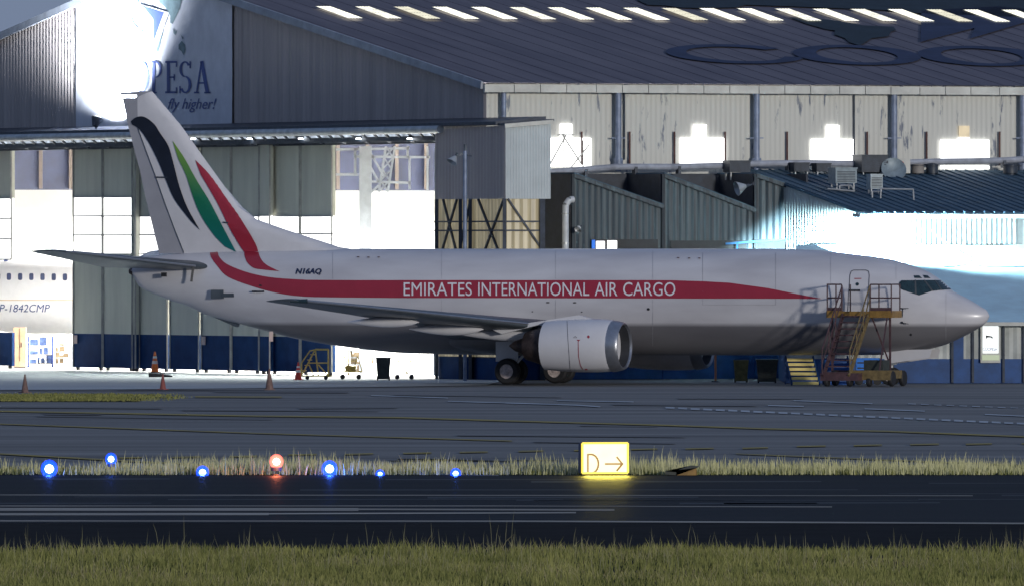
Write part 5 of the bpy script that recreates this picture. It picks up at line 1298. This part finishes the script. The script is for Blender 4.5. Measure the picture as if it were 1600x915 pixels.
def trolley(label, x0, x1, ytop, yb, cargo):
    a_ = gnd((x0 + x1) / 2, yb); k = FPX / a_.y; wd = (x1 - x0) / k; ht = (yb - ytop) / k
    t = thing('tow_trolley', label, 'trolley', a_); h = wd / 2
    for y in (-.3, .3):
        m = MB(); m.tube((-h, y, ht * .35), (h, y, ht * .35), .022, 6); m.tube((-h, y, ht * .35), (-h * .55, y, ht), .02, 6); m.tube((-h * .55, y, ht), (-h * .1, y, ht * .35), .02, 6); m.tube((h * .2, y, ht * .35), (h * .6, y, ht), .02, 6); m.tube((h * .6, y, ht), (h, y, ht * .35), .02, 6); m.tube((-h * .55, y, ht * .8), (h * .6, y, ht * .8), .018, 6); m.build('side_frame', M_standy, t)
    m = MB(); m.box((0, 0, ht * .33), (wd, .64, .04)); m.build('deck', M_standy, t)
    for x in (-h * .7, h * .7):
        for y in (-.28, .28): m = MB(); m.lathe([(.03, -.03), (.1, -.03), (.1, .03), (.03, .03)], (x, y, .1), 12, 'Y'); m.build('wheel', M_black, t)
    if cargo: m = MB(); m.box((0, 0, ht * .33 + .14), (wd * .5, .4, .2)); m.build('toolbox', M_standy, t)
trolley('thin yellow framed trolley in the bright doorway left of the black bin', 530, 566, 556, 592, True)
trolley('thin yellow framed trolley in the bright doorway right of the black bin', 616, 648, 562, 592, False)

# traffic cones
def cone(px, yb, ytop, mat, label, bands=True, base=None, group='traffic cones on the apron'):
    a_ = gnd(px, yb); k = FPX / a_.y; ht = (yb - ytop) / k; t = thing('traffic_cone', label, 'traffic cone', a_, rnd.uniform(0, 1), group)
    rb = ht * .2; m = MB(); m.lathe([(rb, .03), (rb * .94, .06), (ht * .045, ht * .97), (ht * .03, ht), (.005, ht)], n=24); m.build('cone_body', mat, t, smooth=40)
    m = MB(); m.box((0, 0, .016), (rb * 2.5, rb * 2.5, .03)); m.build('cone_base', base or mat, t)
    if bands:
        for z0, z1 in ((.42, .56), (.68, .78)):
            rr_ = lambda z: rb + (ht * .045 - rb) * (z - .03 / ht) / .95 + .006
            m = MB(); m.lathe([(rr_(z0), ht * z0), (rr_(z1), ht * z1)], n=24); m.f = m.f[:-2]; m.build('reflective_band', M_conewhite, t, smooth=True)
    return t
cone(242, 581.5, 548.5, M_orange, 'orange cone with white bands on a black base by the hangar doors', True, M_black)
cone(466, 593, 565, M_redcone, 'bright red cone beside the yellow work stand', True)
cone(39, 613, 584, M_browncone, 'grimy dark cone at the far left in the grass edge', False)
cone(254.5, 608, 583, pm('dull red cone plastic', (.22, .06, .05), .7), 'dull red brown cone in front of the orange one', False)
cone(421, 608.5, 575, M_browncone, 'grimy brown cone holding a thin pole near the tail', False)
a_ = gnd(421, 608.5); t = thing('marker_pole', 'thin grey pole with a small plate rising out of the brown cone', 'pole', a_ + Vector((0, 0, .75)))
m = MB(); m.tube((0, 0, 0), (0, 0, 1.35), .022, 8); m.build('shaft', M_dframe, t); m = MB(); m.box((.06, -.03, 1.2), (.14, .02, .36)); m.build('plate', pm('pale notice plate', (.5, .38, .34), .6), t)
a_ = gnd(246, 588.5); t = thing('wheel_chock', 'flat black chock lying beside the orange cone', 'chock', a_)
m = MB(); m.prism([(-.35, -.15, 0), (.6, -.15, 0), (.6, -.15, .06), (-.1, -.15, .16), (-.35, -.15, .16)], (0, .3, 0)); m.build('chock_body', M_black, t)
m = MB(); m.tube((.1, 0, .15), (.3, 0, .15), .02, 6); m.build('chock_handle', M_steel, t)

# ------------------------------------------------------------------ taxiway edge lights and guidance sign
def glow_shell(name, col, st):  # lamp dome enlarged and faded at the rim to imitate a halo
    m = bpy.data.materials.new(name); m.use_nodes = True; t = m.node_tree; t.nodes.remove(t.nodes['Principled BSDF'])
    e = t.nodes.new('ShaderNodeEmission'); e.inputs[0].default_value = (*col, 1); e.inputs[1].default_value = st
    tr = t.nodes.new('ShaderNodeBsdfTransparent'); tr.inputs[0].default_value = (.75, .8, 1, 1); mx = t.nodes.new('ShaderNodeMixShader'); lw = t.nodes.new('ShaderNodeLayerWeight'); lw.inputs[0].default_value = .5; mr = t.nodes.new('ShaderNodeMapRange'); mr.inputs['From Min'].default_value = .05; mr.inputs['From Max'].default_value = .85; mr.inputs['To Min'].default_value = .75; mr.inputs['To Max'].default_value = .12; t.links.new(lw.outputs['Facing'], mr.inputs['Value']); t.links.new(mr.outputs[0], mx.inputs[0])
    t.links.new(tr.outputs[0], mx.inputs[1]); t.links.new(e.outputs[0], mx.inputs[2]); t.links.new(mx.outputs[0], t.nodes['Material Output'].inputs[0]); return m
M_bshell = glow_shell('blue lamp halo glass', (.006, .05, 1), 2.4)
M_rshell = glow_shell('red lamp halo glass', (1, .16, .10), 2.2)
M_bcore = em('blue lamp filament', (.75, .85, 1), 18)
M_rcore = em('red lamp filament', (1, .8, .7), 12)
def edge_light(px, py, Yb, rad, shell, corem, label, colr, en, group):
    base = gnd(px, 742); base = Vector(((px - 800) * Yb / FPX, Yb, 0)); zc = CH + (HZ - py) * Yb / FPX; en *= 3; rad *= 1.28
    t = thing('taxiway_light', label, 'taxiway light', base, 0, group)
    m = MB(); m.tube((0, 0, 0), (0, 0, max(.03, zc - rad * 1.2)), .022, 10); m.tube((0, 0, 0), (0, 0, .025), .09, 14); m.build('stem', M_yellowold, t)
    m = MB(); m.tube((0, 0, zc - rad * 1.35), (0, 0, zc - rad * .8), rad * .75, 16); m.build('lamp_collar', M_steel, t)
    m = MB(); m.lathe([(rad * .72, -rad * .85), (rad * .98, -rad * .3), (rad, .1 * rad), (rad * .85, rad * .6), (rad * .5, rad * .93), (.004, rad * 1.05)], (0, 0, zc), 24); m.build('lamp_halo_dome', shell, t, smooth=True)
    m = MB(); m.lathe([(.004, -rad * .56), (rad * .4, -rad * .38), (rad * .56, 0), (rad * .4, rad * .38), (.004, rad * .56)], (0, 0, zc - .05 * rad), 20); m.build('lamp_core', corem, t, smooth=True)
    pl = point('edge_lamp', base + Vector((0, -rad * 1.6, zc)), en, colr, .05)
    return t
BL = (.02, .12, 1)
gB = 'blue lights along the taxiway'
edge_light(77, 731, 297.6, .150, M_bshell, M_bcore, 'largest and leftmost glowing blue taxiway light', BL, 8, gB)
edge_light(173.5, 716, 301.5, .105, M_bshell, M_bcore, 'blue taxiway light raised on a visible stem', BL, 4, gB)
edge_light(316.5, 737, 297.4, .115, M_bshell, M_bcore, 'blue taxiway light low in the grass between the stemmed one and the red one', BL, 4, gB)
edge_light(515, 731, 297.7, .14, M_bshell, M_bcore, 'big blue taxiway light right beside the red one', BL, 12, gB)
edge_light(594, 740, 297.3, .08, M_bshell, M_bcore, 'smallest blue light sunk in grass between two others', BL, 6, gB)
edge_light(712, 739, 297.4, .095, M_bshell, M_bcore, 'rightmost blue light, nearest the lit sign', BL, 6, gB)
edge_light(432, 720, 297.5, .125, M_rshell, M_rcore, 'the only red glowing light, on a short stem in the grass', (1, .22, .1), 6, None)

SY = 297.32; c = at(946, 742, SY); c.z = 0
sign = thing('taxiway_sign', 'bright yellow white lit taxiway sign reading D with an arrow', 'sign', c, R(14))
x0, x1 = -.545, .515; z0, z1 = .05, CH + (HZ - 691.5) * SY / FPX
m = MB(); m.box(((x0 + x1) / 2, .11, (z0 + z1) / 2), (x1 - x0 + .06, .22, z1 - z0)); m.build('cabinet', M_steel, sign)
m = MB(); m.box(((x0 + x1) / 2, -.012, (z0 + z1) / 2), (x1 - x0, .02, z1 - z0 - .02)); m.build('lit_face', em('sign face', (1, .97, .50), 1.35, .10, 3), sign)
m = MB(); ty = -.02
for a_, b_ in (((x0, z1), (x1, z1)), ((x0, z0), (x1, z0)), ((x0, z0), (x0, z1)), ((x1, z0), (x1, z1))): m.bar((a_[0], ty, a_[1]), (b_[0], ty, b_[1]), .045, .045)
m.build('sign_frame', em('amber sign glow frame', (1, .72, .03), 1.2), sign)  # frame glows to stand in for the yellow light around the sign
M_amber = em('amber sign legend', (.55, .26, .01), .5)
def flat_stroke(pts, wd, y):
    m = MB()
    for (a0, b0), (a1, b1) in zip(pts[:-1], pts[1:]):
        dx, dz = a1 - a0, b1 - b0; L_ = math.hypot(dx, dz); n0, n1 = -dz / L_ * wd / 2, dx / L_ * wd / 2; e0_, e1_ = dx / L_ * wd * .3, dz / L_ * wd * .3
        m.prism([(a0 + n0 - e0_, y, b0 + n1 - e1_), (a1 + n0 + e0_, y, b1 + n1 + e1_), (a1 - n0 + e0_, y, b1 - n1 + e1_), (a0 - n0 - e0_, y, b0 - n1 - e1_)], (0, .006, 0))
    return m
kx = lambda px: (px - 946) / FPX * SY / math.cos(R(14)); kz = lambda py: CH + (HZ - py) * SY / FPX
dpts = [(kx(918), kz(738.5)), (kx(918), kz(709))] + [(kx(923 + 11.5 * math.sin(t)), kz(723.75 - 14.75 * math.cos(t))) for t in np.linspace(0, math.pi, 14)] + [(kx(918), kz(738.5))]
flat_stroke(dpts, .042, -.034).build('letter', M_amber, sign)
flat_stroke([(kx(945.5), kz(724)), (kx(972), kz(724)), (kx(963.5), kz(734.5)), (kx(972), kz(724)), (kx(963.5), kz(713.5))], .042, -.034).build('arrow', M_amber, sign)
m = MB()
for x in (x0 + .15, x1 - .15): m.box((x, .11, .03), (.06, .1, .06))
m.build('foot', M_steel, sign)
ld = bpy.data.lights.new('sign_glow', 'AREA'); ld.shape = 'RECTANGLE'; ld.size = 1.0; ld.size_y = .6; ld.energy = 45; ld.color = (1, .82, .12)
lo = bpy.data.objects.new('sign_glow', ld); COL.objects.link(lo); lo.location = c + Vector((.02, -.12, .4)); lo.rotation_euler = (R(-90), 0, R(14))

# overturned marker board in the grass
c = Vector(((1066 - 800) * 297.25 / FPX, 297.25, 0)); c.y = 297.25; c.z = 0; t = thing('marker_board', 'tilted black and yellow marker board lying in the grass right of the sign', 'marker', c)
k = FPX / 298.4 * .85
m = MB(); m.prism([(-22 / k, 0, .02), (-8 / k, 0, .0), (-8 / k, 0, .1), (12 / k, 0, .22), (22 / k, 0, .205), (20 / k, 0, .17), (-6 / k, 0, .07), (-22 / k, 0, .09)][::1], (0, .35, 0)); m.build('board_back', M_bin, t)
m = MB(); m.prism([(-7 / k, .02, .0), (19 / k, .02, .0), (19 / k, .02, .165), (9 / k, .02, .13), (-7 / k, .02, .065)], (0, .3, 0)); m.build('board_face', M_yellow, t)
